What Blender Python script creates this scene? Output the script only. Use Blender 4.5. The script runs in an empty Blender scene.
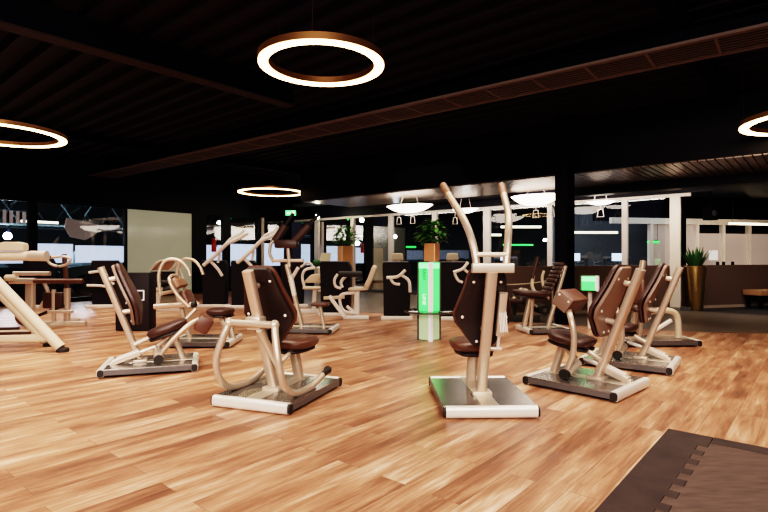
import bpy, bmesh, math, random
from mathutils import Vector as V, Matrix, noise
random.seed(4)
R = math.radians
PI = math.pi
SC = bpy.context.scene
COL = SC.collection
EYE = 1.15

# ------------------------------------------------------------------ materials
def mat(name, col, rough=.5, metal=0., emit=None, es=0., coat=0., spec=.5, bump=0., bscale=200.):
    m = bpy.data.materials.new(name); m.use_nodes = True
    nt = m.node_tree; b = nt.nodes['Principled BSDF']
    b.inputs['Base Color'].default_value = (*col, 1)
    b.inputs['Roughness'].default_value = rough
    b.inputs['Metallic'].default_value = metal
    b.inputs['Coat Weight'].default_value = coat
    b.inputs['Coat Roughness'].default_value = .12
    b.inputs['Specular IOR Level'].default_value = spec
    if emit:
        b.inputs['Emission Color'].default_value = (*emit, 1)
        b.inputs['Emission Strength'].default_value = es
    # gentle procedural variation in roughness so that nothing is dead flat
    tc = nt.nodes.new('ShaderNodeTexCoord'); nz = nt.nodes.new('ShaderNodeTexNoise')
    nz.inputs['Scale'].default_value = 9; nz.inputs['Detail'].default_value = 3
    mr = nt.nodes.new('ShaderNodeMapRange')
    mr.inputs['To Min'].default_value = max(.02, rough - .02); mr.inputs['To Max'].default_value = min(1, rough + .02)
    nt.links.new(tc.outputs['Object'], nz.inputs['Vector'])
    nt.links.new(nz.outputs['Fac'], mr.inputs['Value'])
    nt.links.new(mr.outputs['Result'], b.inputs['Roughness'])
    if bump:
        n2 = nt.nodes.new('ShaderNodeTexNoise'); n2.inputs['Scale'].default_value = bscale
        bp = nt.nodes.new('ShaderNodeBump'); bp.inputs['Strength'].default_value = bump
        bp.inputs['Distance'].default_value = .004
        nt.links.new(tc.outputs['Object'], n2.inputs['Vector'])
        nt.links.new(n2.outputs['Fac'], bp.inputs['Height'])
        nt.links.new(bp.outputs['Normal'], b.inputs['Normal'])
    return m

def wood_floor():
    m = bpy.data.materials.new('plank_floor'); m.use_nodes = True
    nt = m.node_tree; L = nt.links.new; N = nt.nodes.new
    b = nt.nodes['Principled BSDF']
    geo = N('ShaderNodeNewGeometry')
    mp = N('ShaderNodeMapping'); mp.vector_type = 'POINT'
    mp.inputs['Rotation'].default_value = (0, 0, -R(49.5))
    L(geo.outputs['Position'], mp.inputs['Vector'])
    br = N('ShaderNodeTexBrick')
    br.offset = .37; br.offset_frequency = 2
    br.inputs['Color1'].default_value = (0, 0, 0, 1); br.inputs['Color2'].default_value = (1, 1, 1, 1)
    br.inputs['Mortar'].default_value = (.5, .5, .5, 1)
    br.inputs['Scale'].default_value = 1
    br.inputs['Mortar Size'].default_value = .0016
    br.inputs['Brick Width'].default_value = 1.25
    br.inputs['Row Height'].default_value = .16
    L(mp.outputs['Vector'], br.inputs['Vector'])
    # per plank offset for the grain
    sep = N('ShaderNodeVectorMath'); sep.operation = 'MULTIPLY_ADD'
    sep.inputs[1].default_value = (7, 13, 5)
    L(br.outputs['Color'], sep.inputs[0]); L(mp.outputs['Vector'], sep.inputs[2])
    gm = N('ShaderNodeMapping'); gm.inputs['Scale'].default_value = (2.6, 34, 1)
    L(sep.outputs['Vector'], gm.inputs['Vector'])
    gr = N('ShaderNodeTexNoise'); gr.inputs['Scale'].default_value = 1.0; gr.inputs['Detail'].default_value = 8
    gr.inputs['Roughness'].default_value = .68; gr.inputs['Distortion'].default_value = .9
    L(gm.outputs['Vector'], gr.inputs['Vector'])
    gm2 = N('ShaderNodeMapping'); gm2.inputs['Scale'].default_value = (1.5, 8, 1)
    L(sep.outputs['Vector'], gm2.inputs['Vector'])
    bl = N('ShaderNodeTexNoise'); bl.inputs['Scale'].default_value = 1.0; bl.inputs['Detail'].default_value = 5
    L(gm2.outputs['Vector'], bl.inputs['Vector'])
    cr = N('ShaderNodeValToRGB')
    e = cr.color_ramp.elements
    e[0].position = .30; e[0].color = (.120, .052, .032, 1)
    e[1].position = .70; e[1].color = (.740, .480, .345, 1)
    x = e.new(.43); x.color = (.240, .104, .060, 1)
    x = e.new(.56); x.color = (.430, .222, .134, 1)
    add = N('ShaderNodeMath'); add.operation = 'MULTIPLY_ADD'
    add.inputs[1].default_value = .14
    sub = N('ShaderNodeMath'); sub.operation = 'SUBTRACT'; sub.inputs[1].default_value = .5
    L(br.outputs['Color'], sub.inputs[0]); L(sub.outputs[0], add.inputs[0])
    mx = N('ShaderNodeMix'); mx.data_type = 'FLOAT'; mx.inputs['Factor'].default_value = .52
    L(gr.outputs['Fac'], mx.inputs[2]); L(bl.outputs['Fac'], mx.inputs[3])
    L(mx.outputs[0], add.inputs[2])
    L(add.outputs[0], cr.inputs['Fac'])
    dk = N('ShaderNodeMix'); dk.data_type = 'RGBA'; dk.blend_type = 'MULTIPLY'
    dk.inputs[7].default_value = (.45, .40, .38, 1)
    L(br.outputs['Fac'], dk.inputs['Factor']); L(cr.outputs['Color'], dk.inputs[6])
    L(dk.outputs[2], b.inputs['Base Color'])
    rr = N('ShaderNodeMapRange'); rr.inputs['To Min'].default_value = .24; rr.inputs['To Max'].default_value = .46
    L(gr.outputs['Fac'], rr.inputs['Value']); L(rr.outputs['Result'], b.inputs['Roughness'])
    bp = N('ShaderNodeBump'); bp.inputs['Strength'].default_value = .25; bp.inputs['Distance'].default_value = .004
    L(gr.outputs['Fac'], bp.inputs['Height']); L(bp.outputs['Normal'], b.inputs['Normal'])
    return m

def speckle(name, c1, c2, scale=220, rough=.8, stretch=(1, 1, 1)):
    m = bpy.data.materials.new(name); m.use_nodes = True
    nt = m.node_tree; L = nt.links.new; N = nt.nodes.new
    b = nt.nodes['Principled BSDF']; b.inputs['Roughness'].default_value = rough
    geo = N('ShaderNodeNewGeometry'); mp = N('ShaderNodeMapping'); mp.inputs['Scale'].default_value = stretch
    mp.inputs['Rotation'].default_value = (0, 0, -R(49.5))
    L(geo.outputs['Position'], mp.inputs['Vector'])
    n = N('ShaderNodeTexNoise'); n.inputs['Scale'].default_value = scale; n.inputs['Detail'].default_value = 4
    n2 = N('ShaderNodeTexNoise'); n2.inputs['Scale'].default_value = scale / 40; n2.inputs['Detail'].default_value = 3
    L(mp.outputs['Vector'], n.inputs['Vector']); L(mp.outputs['Vector'], n2.inputs['Vector'])
    mx = N('ShaderNodeMix'); mx.data_type = 'FLOAT'; mx.inputs['Factor'].default_value = .4
    L(n.outputs['Fac'], mx.inputs[2]); L(n2.outputs['Fac'], mx.inputs[3])
    cr = N('ShaderNodeValToRGB'); e = cr.color_ramp.elements
    e[0].position = .38; e[0].color = (*c1, 1); e[1].position = .62; e[1].color = (*c2, 1)
    L(mx.outputs[0], cr.inputs['Fac']); L(cr.outputs['Color'], b.inputs['Base Color'])
    return m

def glass_mat(name, tint=(.86, .92, .95), refl=.10):
    m = bpy.data.materials.new(name); m.use_nodes = True
    nt = m.node_tree; nt.nodes.clear(); N = nt.nodes.new; L = nt.links.new
    o = N('ShaderNodeOutputMaterial'); t = N('ShaderNodeBsdfTransparent'); g = N('ShaderNodeBsdfGlossy')
    t.inputs['Color'].default_value = (*tint, 1); g.inputs['Roughness'].default_value = .02
    f = N('ShaderNodeFresnel'); f.inputs['IOR'].default_value = 1.5
    a = N('ShaderNodeMath'); a.operation = 'ADD'; a.inputs[1].default_value = refl - .04; a.use_clamp = True
    x = N('ShaderNodeMixShader')
    L(f.outputs[0], a.inputs[0]); L(a.outputs[0], x.inputs[0]); L(t.outputs[0], x.inputs[1]); L(g.outputs[0], x.inputs[2])
    L(x.outputs[0], o.inputs['Surface'])
    return m

def glow_film_mat(name, col, es):  # film given its own emission in place of light from outside
    m = mat(name, col, .6, emit=col, es=es)
    return m

M = {}
M['floor'] = wood_floor()
M['tile'] = speckle('grey_floor', (.12, .095, .08), (.19, .155, .13), 60, .35)
M['mat'] = speckle('rubber_dark', (.024, .014, .013), (.046, .028, .025), 260, .85)
M['mat2'] = speckle('rubber_light', (.046, .027, .022), (.110, .068, .055), 260, .85, (1, 5, 1))
M['ceil'] = mat('ceiling_black', (.016, .013, .018), .6)
M['ceil2'] = mat('ceiling_rib', (.019, .0145, .024), .7, spec=.1)
M['beam'] = mat('beam_black', (.003, .003, .009), .7, spec=.08)
M['flange'] = mat('flange_brown', (.040, .026, .023), .6, spec=.1)
M['black'] = mat('black_paint', (.0045, .0040, .0105), .5, spec=.2)
M['cabinet'] = mat('cabinet_black', (.014, .010, .015), .6, spec=.25, bump=.2)
M['kiosk'] = mat('kiosk_dark', (.018, .013, .017), .55, spec=.3)
M['duct'] = mat('duct_brown', (.15, .118, .112), .6, spec=.1)
M['ductin'] = mat('duct_dark', (.055, .036, .032), .7, spec=.1)
M['soffit'] = mat('soffit_slat', (.34, .28, .25), .34, .75)
M['silver'] = mat('champagne_metal', (.58, .46, .375), .33, .55)
M['silver2'] = mat('pale_metal', (.64, .53, .44), .33, .5)
M['white'] = mat('white_paint', (.84, .76, .70), .4)
M['cap'] = mat('cap_aluminium', (.84, .78, .72), .36, .35)
M['deck'] = mat('deck_metal', (.29, .265, .25), .24, .8)
M['deckside'] = mat('deck_side', (.125, .120, .125), .4, .3)
M['rail'] = mat('rail_metal', (.62, .54, .46), .32, .7)
M['leather'] = mat('brown_leather', (.105, .045, .032), .36, bump=.15, bscale=350)
M['leather2'] = mat('dark_leather', (.050, .022, .018), .4, bump=.15, bscale=350)
M['tan'] = mat('tan_leather', (.24, .125, .08), .4)
M['shell'] = mat('backrest_shell', (.020, .012, .012), .42)  # backrest shell darkened to how it looks unlit
M['shelltan_lit'] = mat('backrest_shell_tan_lit', (.21, .135, .105), .38)  # lit copy of the backrest shell, light put into the tan
M['cream'] = mat('cream_pad', (.62, .50, .38), .55)
M['grip'] = mat('rubber_grip', (.018, .015, .015), .6)
M['ring'] = mat('ring_copper', (.42, .22, .10), .35, .8)
M['ringglow'] = mat('ring_diffuser', (1, .9, .75), .5, emit=(1, .66, .34), es=8)
M['bowl'] = mat('bowl_glass', (.9, .88, .85), .4, emit=(1, .86, .74), es=4)
M['lamp'] = mat('lamp_white', (1, 1, 1), .5, emit=(.80, .90, 1), es=110)
M['lampw'] = mat('lamp_warm', (1, 1, 1), .5, emit=(1, .93, .70), es=120)
M['tube'] = mat('tube_light', (1, 1, 1), .5, emit=(1, .84, .50), es=1.7)
M['tubew'] = mat('tube_light_white', (1, 1, 1), .5, emit=(.85, .92, 1), es=1.6)
M['greenlit'] = mat('green_acrylic', (.10, .6, .16), .3, emit=(.06, .85, .13), es=.95)
M['greentop'] = mat('green_acrylic_top', (.3, .9, .4), .3, emit=(.12, 1, .22), es=1.5)
M['greenpale'] = mat('pale_acrylic', (.50, .66, .44), .3, emit=(.45, .62, .35), es=.22)
M['greenstrip'] = mat('green_strip', (.1, .8, .15), .4, emit=(.05, .9, .10), es=1.3)
M['screen'] = mat('screen_blue', (.5, .6, .8), .3, emit=(.55, .75, 1), es=1.3)
M['exit'] = mat('exit_green', (.1, .6, .2), .4, emit=(.10, .75, .22), es=1.2)
M['exitw'] = mat('exit_white', (.9, .9, .8), .4, emit=(.95, .95, .6), es=1.0)
M['film'] = glow_film_mat('frosted_film', (.66, .74, .92), .50)  # backlight put into the film as emission
M['panel'] = mat('frosted_panel', (.40, .41, .33), .10, emit=(.60, .60, .46), es=.14, coat=.5)  # slight emission added to brighten the panel
M['frost'] = mat('frosted_glass_beige', (.42, .35, .32), .35, emit=(.60, .45, .37), es=.15)  # panes glow on their own, as if lit from behind
M['mull'] = mat('mullion_light', (.62, .55, .51), .4, .1)
M['mullw'] = mat('mullion_white', (.80, .70, .60), .5)
M['glass'] = glass_mat('window_glass')
M['tableglass'] = mat('dark_glass', (.012, .02, .016), .06, coat=1)
M['copper'] = mat('copper_planter', (.74, .40, .21), .38, .55)
M['goldsilver'] = mat('gold_planter', (.52, .36, .16), .28, .9)
M['leaf'] = mat('leaf_green', (.045, .13, .035), .4)
M['leaf2'] = mat('leaf_bright', (.09, .25, .05), .4)
M['soil'] = mat('soil', (.03, .02, .012), .9)
M['parapet'] = mat('parapet_brown', (.15, .098, .08), .6)
M['skirt'] = mat('skirting', (.42, .33, .27), .5)
M['wood'] = mat('bench_wood', (.40, .22, .12), .5)
M['red'] = mat('extinguisher_red', (.45, .02, .02), .35)
M['rope'] = mat('rope', (.45, .36, .28), .8)
M['ball'] = mat('gym_ball', (.02, .10, .03), .5)
M['board'] = mat('board_cream', (.62, .60, .42), .6)
M['paper'] = mat('paper', (.85, .84, .82), .7, emit=(.8, .8, .8), es=.2)  # some glow added to keep the white bright
M['outdark'] = mat('outside_dark', (.085, .09, .10), .8)
M['outfloor'] = mat('outside_floor', (.03, .032, .04), .4)
M['truss'] = mat('truss_grey', (.10, .13, .135), .6)
M['pinkpanel'] = mat('tilted_panel', (.40, .29, .25), .6, emit=(.6, .42, .36), es=.1)  # weak glow added to keep panel and fins pale
M['car'] = mat('car_paint', (.04, .05, .06), .2, .3, coat=1)
M['carglass'] = mat('car_window', (.15, .2, .24), .1, emit=(.2, .28, .32), es=.15)  # window light put into the material as a faint glow
M['ivory'] = mat('ink_pale', (.75, .95, .78), .5, emit=(.7, 1, .75), es=.6)
M['ink'] = mat('ink_green', (.01, .16, .04), .5)

# ------------------------------------------------------------------ mesh builder
class MB:
    def __init__(s): s.bm = bmesh.new()
    def box(s, c, size, rot=None, bev=0.):
        r = bmesh.ops.create_cube(s.bm, size=1)
        vs = r['verts']
        bmesh.ops.scale(s.bm, vec=size, verts=vs)
        if bev:
            es = list({e for v in vs for e in v.link_edges})
            rb = bmesh.ops.bevel(s.bm, geom=es, offset=bev, segments=2, affect='EDGES', profile=.5)
            vs = list({v for f in rb['faces'] for v in f.verts} | {v for v in vs if v.is_valid})
        m = Matrix.Translation(V(c))
        if rot is not None: m = m @ (rot.to_4x4() if isinstance(rot, Matrix) else Matrix.Rotation(rot, 4, 'Z'))
        bmesh.ops.transform(s.bm, matrix=m, verts=vs)
        return s
    def sweep(s, pts, sec, ref=(1, 0, 0), scale=None, closed=False):
        pts = [V(p) for p in pts]; n = len(pts); rings = []
        ref = V(ref)
        for i, p in enumerate(pts):
            if closed: t = pts[(i + 1) % n] - pts[i - 1]
            else: t = pts[min(i + 1, n - 1)] - pts[max(i - 1, 0)]
            t.normalize()
            u = ref - t * ref.dot(t)
            if u.length < 1e-3: u = V((0, 1, 0)) - t * t.y
            u.normalize(); w = t.cross(u)
            k = scale[i] if scale else 1
            rings.append([s.bm.verts.new(p + u * a * k + w * b * k) for a, b in sec])
        m = len(sec)
        for i in range(n if closed else n - 1):
            A, B = rings[i], rings[(i + 1) % n]
            for j in range(m): s.bm.faces.new((A[j], A[(j + 1) % m], B[(j + 1) % m], B[j]))
        if not closed:
            s.bm.faces.new(rings[0][::-1]); s.bm.faces.new(rings[-1])
        return s
    def tube(s, pts, r, n=10, ref=(1, 0, 0), smooth=0, closed=False, scale=None):
        if smooth: pts = spline(pts, smooth)
        sec = [(r * math.cos(2 * PI * k / n), r * math.sin(2 * PI * k / n)) for k in range(n)]
        return s.sweep(pts, sec, ref, scale, closed)
    def bar(s, p, q, w, h, ref=(1, 0, 0), n=16, e=4):
        sec = []
        for k in range(n):
            a = 2 * PI * (k + .5) / n; c, d = math.cos(a), math.sin(a)
            sec.append((w / 2 * math.copysign(abs(c) ** (2 / e), c), h / 2 * math.copysign(abs(d) ** (2 / e), d)))
        return s.sweep([p, q], sec, ref)
    def lathe(s, prof, c=(0, 0, 0), n=32, sx=1, sy=1):
        rings = []
        for r, z in prof:
            rings.append([s.bm.verts.new((c[0] + r * sx * math.cos(2 * PI * k / n), c[1] + r * sy * math.sin(2 * PI * k / n), c[2] + z)) for k in range(n)])
        for A, B in zip(rings, rings[1:]):
            for j in range(n): s.bm.faces.new((A[j], A[(j + 1) % n], B[(j + 1) % n], B[j]))
        if prof[0][0] > 1e-5: s.bm.faces.new(rings[0][::-1])
        if prof[-1][0] > 1e-5: s.bm.faces.new(rings[-1])
        return s
    def ball(s, c, r, sx=1, sy=1, sz=1, u=20, v=12):
        rr = bmesh.ops.create_uvsphere(s.bm, u_segments=u, v_segments=v, radius=r)
        bmesh.ops.scale(s.bm, vec=(sx, sy, sz), verts=rr['verts'])
        bmesh.ops.translate(s.bm, vec=c, verts=rr['verts']); return s
    def prism(s, poly, d, fr=None, bev=0):
        """poly in 2-D, extruded by d along the third axis of frame fr (origin, u, v, w)"""
        o, u, v, w = fr or (V((0, 0, 0)), V((1, 0, 0)), V((0, 1, 0)), V((0, 0, 1)))
        o, u, v, w = V(o), V(u), V(v), V(w)
        a = [s.bm.verts.new(o + u * x + v * y) for x, y in poly]
        b = [s.bm.verts.new(o + u * x + v * y + w * d) for x, y in poly]
        fs = [s.bm.faces.new(a[::-1]), s.bm.faces.new(b)]
        n = len(poly)
        for i in range(n): fs.append(s.bm.faces.new((a[i], a[(i + 1) % n], b[(i + 1) % n], b[i])))
        if bev:
            es = list({e for f in fs for e in f.edges})
            bmesh.ops.bevel(s.bm, geom=es, offset=bev, segments=2, affect='EDGES')
        return s
    def quad(s, a, b, c, d):
        s.bm.faces.new([s.bm.verts.new(p) for p in (a, b, c, d)]); return s
    def pad(s, rows, xd, tf, tb, nr=14, nu=8, p=3.5):
        """upholstered pad: rows = (centre, half width, normal); thickness tf in front, tb behind"""
        xd = V(xd); rows = [(V(c), w, V(n)) for c, w, n in rows]
        L = [0]
        for a, b in zip(rows, rows[1:]): L.append(L[-1] + (b[0] - a[0]).length)
        us = [math.sin(PI / 2 * k / nu) for k in range(-nu, nu + 1)]
        ss = [math.sin(PI / 2 * (2 * k / nr - 1)) for k in range(nr + 1)]
        front, back = [], []
        for q in ss:
            d = (q + 1) / 2 * L[-1]
            i = 0
            while i < len(L) - 2 and d > L[i + 1]: i += 1
            f = (d - L[i]) / (L[i + 1] - L[i])
            c = rows[i][0].lerp(rows[i + 1][0], f); w = rows[i][1] * (1 - f) + rows[i + 1][1] * f
            n = rows[i][2].lerp(rows[i + 1][2], f).normalized()
            # round the corners of the outline
            w *= (1 - abs(q) ** 14 * .35)
            fr, bk = [], []
            for u in us:
                k = max(0, 1 - abs(u) ** p) ** (1 / p) * max(0, 1 - abs(q) ** (p * 2)) ** (1 / p)
                P = c + xd * (u * w)
                v1 = s.bm.verts.new(P + n * (tf * k)); fr.append(v1)
                bk.append(v1 if k < 1e-4 else s.bm.verts.new(P - n * (tb * k)))
            front.append(fr); back.append(bk)
        for g, flip in ((front, 0), (back, 1)):
            for r in range(nr):
                for j in range(2 * nu):
                    q4 = [g[r][j], g[r][j + 1], g[r + 1][j + 1], g[r + 1][j]]
                    if len(set(q4)) < 3: continue
                    if flip: q4 = q4[::-1]
                    try: s.bm.faces.new(list(dict.fromkeys(q4)))
                    except ValueError: pass
        return s
    def build(s, name, m, parent=None, smooth=True, loc=None, angle=40):
        bmesh.ops.recalc_face_normals(s.bm, faces=s.bm.faces)
        me = bpy.data.meshes.new(name); s.bm.to_mesh(me); s.bm.free()
        if m: me.materials.append(m)
        if smooth:
            for pl in me.polygons: pl.use_smooth = True
            me.set_sharp_from_angle(angle=R(angle))
        o = bpy.data.objects.new(name, me); COL.objects.link(o)
        if parent: o.parent = parent
        if loc: o.location = loc
        return o

def spline(pts, k=6):
    pts = [V(p) for p in pts]; out = []
    P = [2 * pts[0] - pts[1]] + pts + [2 * pts[-1] - pts[-2]]
    for i in range(1, len(P) - 2):
        a, b, c, d = P[i - 1:i + 3]
        for j in range(k):
            t = j / k
            out.append(.5 * ((2 * b) + (c - a) * t + (2 * a - 5 * b + 4 * c - d) * t * t + (3 * b - a - 3 * c + d) * t ** 3))
    out.append(pts[-1]); return out

def tag(o, label, cat, group=None, kind=None):
    o['label'] = label; o['category'] = cat
    if group: o['group'] = group
    if kind: o['kind'] = kind
    return o
def thing(name, label, cat, loc=(0, 0, 0), rz=0, group=None):
    o = bpy.data.objects.new(name, None); o.empty_display_size = .1; COL.objects.link(o)
    o.location = loc; o.rotation_euler = (0, 0, rz)
    return tag(o, label, cat, group)
def struct(o): o['kind'] = 'structure'; return o

# ------------------------------------------------------------------ directions of the building
A_ = V((-.761, .649, 0))            # along the glass front, away to the left
B_ = V((.649, .761, 0))             # along the planks and beams
YAW_A = math.atan2(A_.y, A_.x)
YAW_B = math.atan2(B_.y, B_.x)

# ------------------------------------------------------------------ floor
o = struct(MB().box((0, 6, -.05), (34, 34, .1)).build('floor', M['floor'], smooth=False))
# darker stone strip along the glass front
p0 = V((-1.5, 11.2, 0)); p1 = V((2.03, 9.05, 0)); p2 = V((4.9, 7.75, 0)); p3 = V((13, 6.9, 0))
mb = MB()
poly = [(p0.x, p0.y), (p1.x, p1.y), (p2.x, p2.y), (p3.x, p3.y), (15, 9), (8, 9.35), (6.3, 10.9), (-3.4, 19.1), (-5, 17)]
mb.prism(poly, .004, (V((0, 0, 0)), V((1, 0, 0)), V((0, 1, 0)), V((0, 0, 1))))
# extends under the parapet on the right
struct(mb.build('floor_tile', M['tile'], smooth=False))
struct(MB().prism([(8, 9.35), (15, 9), (20, 14), (14, 20), (2, 30), (-3.4, 19.1), (6.3, 10.9)], .004).build('floor_outer', M['outfloor'], smooth=False))
struct(MB().prism([(-3.5, 19.1), (-8.72, 11.7), (-13, 5.7), (-30, 8), (-30, 40), (2, 40)], .003).build('ground_outside', M['outfloor'], smooth=False))

# ------------------------------------------------------------------ ceiling: trapezoid deck ribs running along A_
CZ = 3.6
mb = MB()
org = V((1, 7, 0))
u0, u1 = -13, 15
prof = []
v = -11.0
while v < 13:
    prof += [(v, CZ), (v + .15, CZ), (v + .18, CZ - .09), (v + .28, CZ - .09)]
    v += .31
rows = []
for vv, z in prof:
    a = org + B_ * vv + A_ * u0; b = org + B_ * vv + A_ * u1
    rows.append((mb.bm.verts.new((a.x, a.y, z)), mb.bm.verts.new((b.x, b.y, z))))
for r, q in zip(rows, rows[1:]): mb.bm.faces.new((r[0], r[1], q[1], q[0]))
struct(mb.build('ceiling', M['ceil2'], smooth=False))

def beam(px, py, s0, s1, name, fl='beam', dz=0):
    t = bpy.data.objects.new(name, None); COL.objects.link(t); t['kind'] = 'structure'
    t.location = (px, py, dz); t.rotation_euler = (0, 0, YAW_B)
    MB().box(((s0 + s1) / 2, 0, 3.36), (s1 - s0, .10, .30)).build('web', M['beam'], t, False)
    MB().box(((s0 + s1) / 2, 0, 3.205), (s1 - s0, .17, .02)).build('flange', M[fl], t, False)
beam(-1.51, 6.81, -9, .35, 'beam', 'flange')
beam(3.9, 6.2, -7.5, 4.2, 'beam', dz=.17)
beam(-6.0, 9.7, -6, 8, 'beam', dz=.17)

# long ventilation duct with slatted underside
t = thing('ventilation_duct', 'long brown slatted ventilation duct crossing under the black ceiling', 'duct', (3.41, 4.57, 3.2), math.atan2(-.617, .787))
LN0, LN1 = -15.3, 2.6
W = .58
mid = (LN0 + LN1) / 2
MB().box((mid, W / 2, .085), (LN1 - LN0, W - .04, .11)).build('housing', M['beam'], t, False)
MB().box((mid, W / 2, .024), (LN1 - LN0, W - .05, .01)).build('inner_panel', M['ductin'], t, False)
for yy in (0.02, W - .02):
    MB().box((mid, yy, .012), (LN1 - LN0, .045, .03)).build('side_rail', M['duct'], t, False)
s = LN1
while s > LN0:
    MB().box((s, W / 2, .004), (.03, W - .06, .012)).build('cross_bar', M['duct'], t, False)
    s -= .60
mb = MB()
for k in range(7): mb.box((mid, .08 + k * .07, .008), (LN1 - LN0, .022, .008))
mb.build('slat_panel', M['duct'], t, False)

# ------------------------------------------------------------------ ring lamps
def ring_lamp(loc, r, band, label):
    t = thing('ring_lamp', label, 'lamp', loc, 0, 'glowing ring lamps')
    mb = MB(); n = 72
    def annulus(r0, r1, z0, z1):
        pts = [(r0, z0), (r1, z0), (r1, z1), (r0, z1)]
        rings = [[mb.bm.verts.new((a * math.cos(2 * PI * k / n), a * math.sin(2 * PI * k / n), z)) for k in range(n)] for a, z in pts]
        for i in range(4):
            A, Bq = rings[i], rings[(i + 1) % 4]
            for j in range(n): mb.bm.faces.new((A[j], A[(j + 1) % n], Bq[(j + 1) % n], Bq[j]))
    annulus(r - band - .008, r + .008, .012, .075); mb.build('housing', M['ring'], t)
    mb = MB(); annulus(r - band, r, 0, .02); mb.build('diffuser', M['ringglow'], t)
    for k in range(3):
        a = 2 * PI * k / 3 + .5
        x, y = (r - band / 2) * math.cos(a), (r - band / 2) * math.sin(a)
        MB().tube([(x, y, .07), (x, y, CZ - loc[2] - .02)], .004, 6).build('wire', M['flange'], t)
        MB().lathe([(.03, 0), (.03, .03)], (x, y, CZ - loc[2] - .05), 12).build('ceiling_cup', M['black'], t)
ring_lamp((-.59, 4.886, 2.95), .588, .085, 'small glowing ring lamp hanging over the middle, nearest the camera')
ring_lamp((-5.92, 7.94, 3.0), .88, .10, 'large glowing ring lamp cut off by the left picture edge')
ring_lamp((-3.20, 14.66, 2.95), .93, .11, 'large glowing ring lamp far back above the back machines, seen nearly flat')
ring_lamp((5.28, 6.34, 2.8), .75, .10, 'glowing ring lamp cut off by the right picture edge')

# ------------------------------------------------------------------ glass front on the right: soffit, header, mullions
G0 = V((6.27, 10.8, 0))
def gp(tt, off=0, z=0): q = G0 + A_ * tt + B_ * off; return V((q.x, q.y, z))
N0 = V((3.34, 9.15, 0))
def sp(tt, off, z): q = N0 + A_ * tt + B_ * off; return V((q.x, q.y, z))
t = bpy.data.objects.new('ceiling_soffit', None); COL.objects.link(t); t['kind'] = 'structure'
t.location = (N0.x, N0.y, 0); t.rotation_euler = (0, 0, YAW_A)      # local x = along A_, local -y = towards the glass (B_)
mb = MB(); s = -9.0
while s < 7.3:
    mb.box((s, -.92, 2.612), (.098, 1.84, .024)); s += .115
mb.build('slat_field', M['soffit'], t, False)
MB().box((2.65, -1.7, 2.70), (9.3, 3.4, .12)).build('soffit_back', M['black'], t, False)
MB().box((-5.5, -3.6, 2.70), (7, 7.2, .12)).build('soffit_back', M['black'], t, False)
mb = MB(); s = -9.0
while s < -2.2:
    mb.box((s, -2.75, 2.612), (.098, .95, .024)); s += .115
mb.build('slat_field', M['soffit'], t, False)
MB().box((-3.6, -2.02, 2.53), (11.6, .34, .20)).build('header_beam', M['black'], t, False)
MB().box((-.85, .03, 3.12), (16.3, .06, 1.0)).build('fascia', M['black'], t, False)
for s in (-5.0, -1.6, 1.4, 4.2, 7.0):
    pass
struct(MB().box((*(gp(6, -.05)).xy, 3.02), (13.2, .1, 1.1), YAW_A).build('wall_front_upper', M['black'], smooth=False))
MB_ = MB()
post = bpy.data.objects.new('window_1', None); COL.objects.link(post); post['kind'] = 'structure'
post.location = G0; post.rotation_euler = (0, 0, YAW_A)
MB().box((6.2, 0, 2.43), (12.7, .09, .07), bev=.008).build('top_rail', M['mull'], post, False)
MB().box((6.2, 0, .04), (12.7, .1, .08), bev=.008).build('bottom_rail', M['deckside'], post, False)
for tt, w, m in ((11.34, .20, 'mull'), (9.59, .16, 'mull'), (7.95, .17, 'mull'), (6.30, .17, 'mull'), (4.61, .20, 'mull'), (2.87, .12, 'mull'), (1.14, .12, 'mull')):
    MB().box((tt, 0, 1.22), (w, .1, 2.42), bev=.01).build('mullion', M[m], post, False)
MB().box((.14, 0, 1.22), (.20, .10, 2.44), bev=.01).build('door_post', M['mullw'], post, False)
MB().box((11.55, .03, 1.22), (.16, .08, 2.42)).build('mullion', M['black'], post, False)
cuts = [.28, 1.08, 2.81, 4.51, 6.21, 7.86, 9.51, 11.24, 12.3]
edges = [.28, 1.14, 2.87, 4.61, 6.30, 7.95, 9.59, 11.34, 12.26]
for a, b in zip(edges, edges[1:]):
    MB().quad((a + .06, 0, .08), (b - .06, 0, .08), (b - .06, 0, 2.40), (a + .06, 0, 2.40)).build('pane', M['glass'], post, False)
# black steel column in front of the glass
struct(MB().box((3.06, 8.72, 1.8), (.23, .23, 3.6), .7).build('pillar_steel', M['black'], smooth=False))
# spot lamp on the far mullion (bright point)
t = thing('spot_lamp', 'bright spot lamp at the top of the far corner post', 'lamp', (-2.15, 16.6, 2.42))
MB().ball((0, 0, 0), .07).build('bulb', M['lampw'], t)
MB().tube([(0, 0, .06), (0, 0, .2)], .03).build('mount', M['black'], t)

# parapet and the corner beyond it
P0 = V((1.90, 9.725, 0)); PD = V((6.0, 1.92, 0)).normalized(); PY = math.atan2(PD.y, PD.x)
struct(MB().box((*(P0 + PD * 6.2).xy, .475), (12.4, .14, .95), PY).build('wall_parapet', M['parapet'], smooth=False))
struct(MB().box((*(P0 + PD * 6.2 + V((PD.y, -PD.x, 0)) * .08).xy, .035), (12.4, .02, .06), PY).build('baseboard_parapet', M['skirt'], smooth=False))
struct(MB().box((6.58, 11.45, 1.3), (.17, .17, 2.6), PY).build('trim_1', M['black'], smooth=False))
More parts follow.
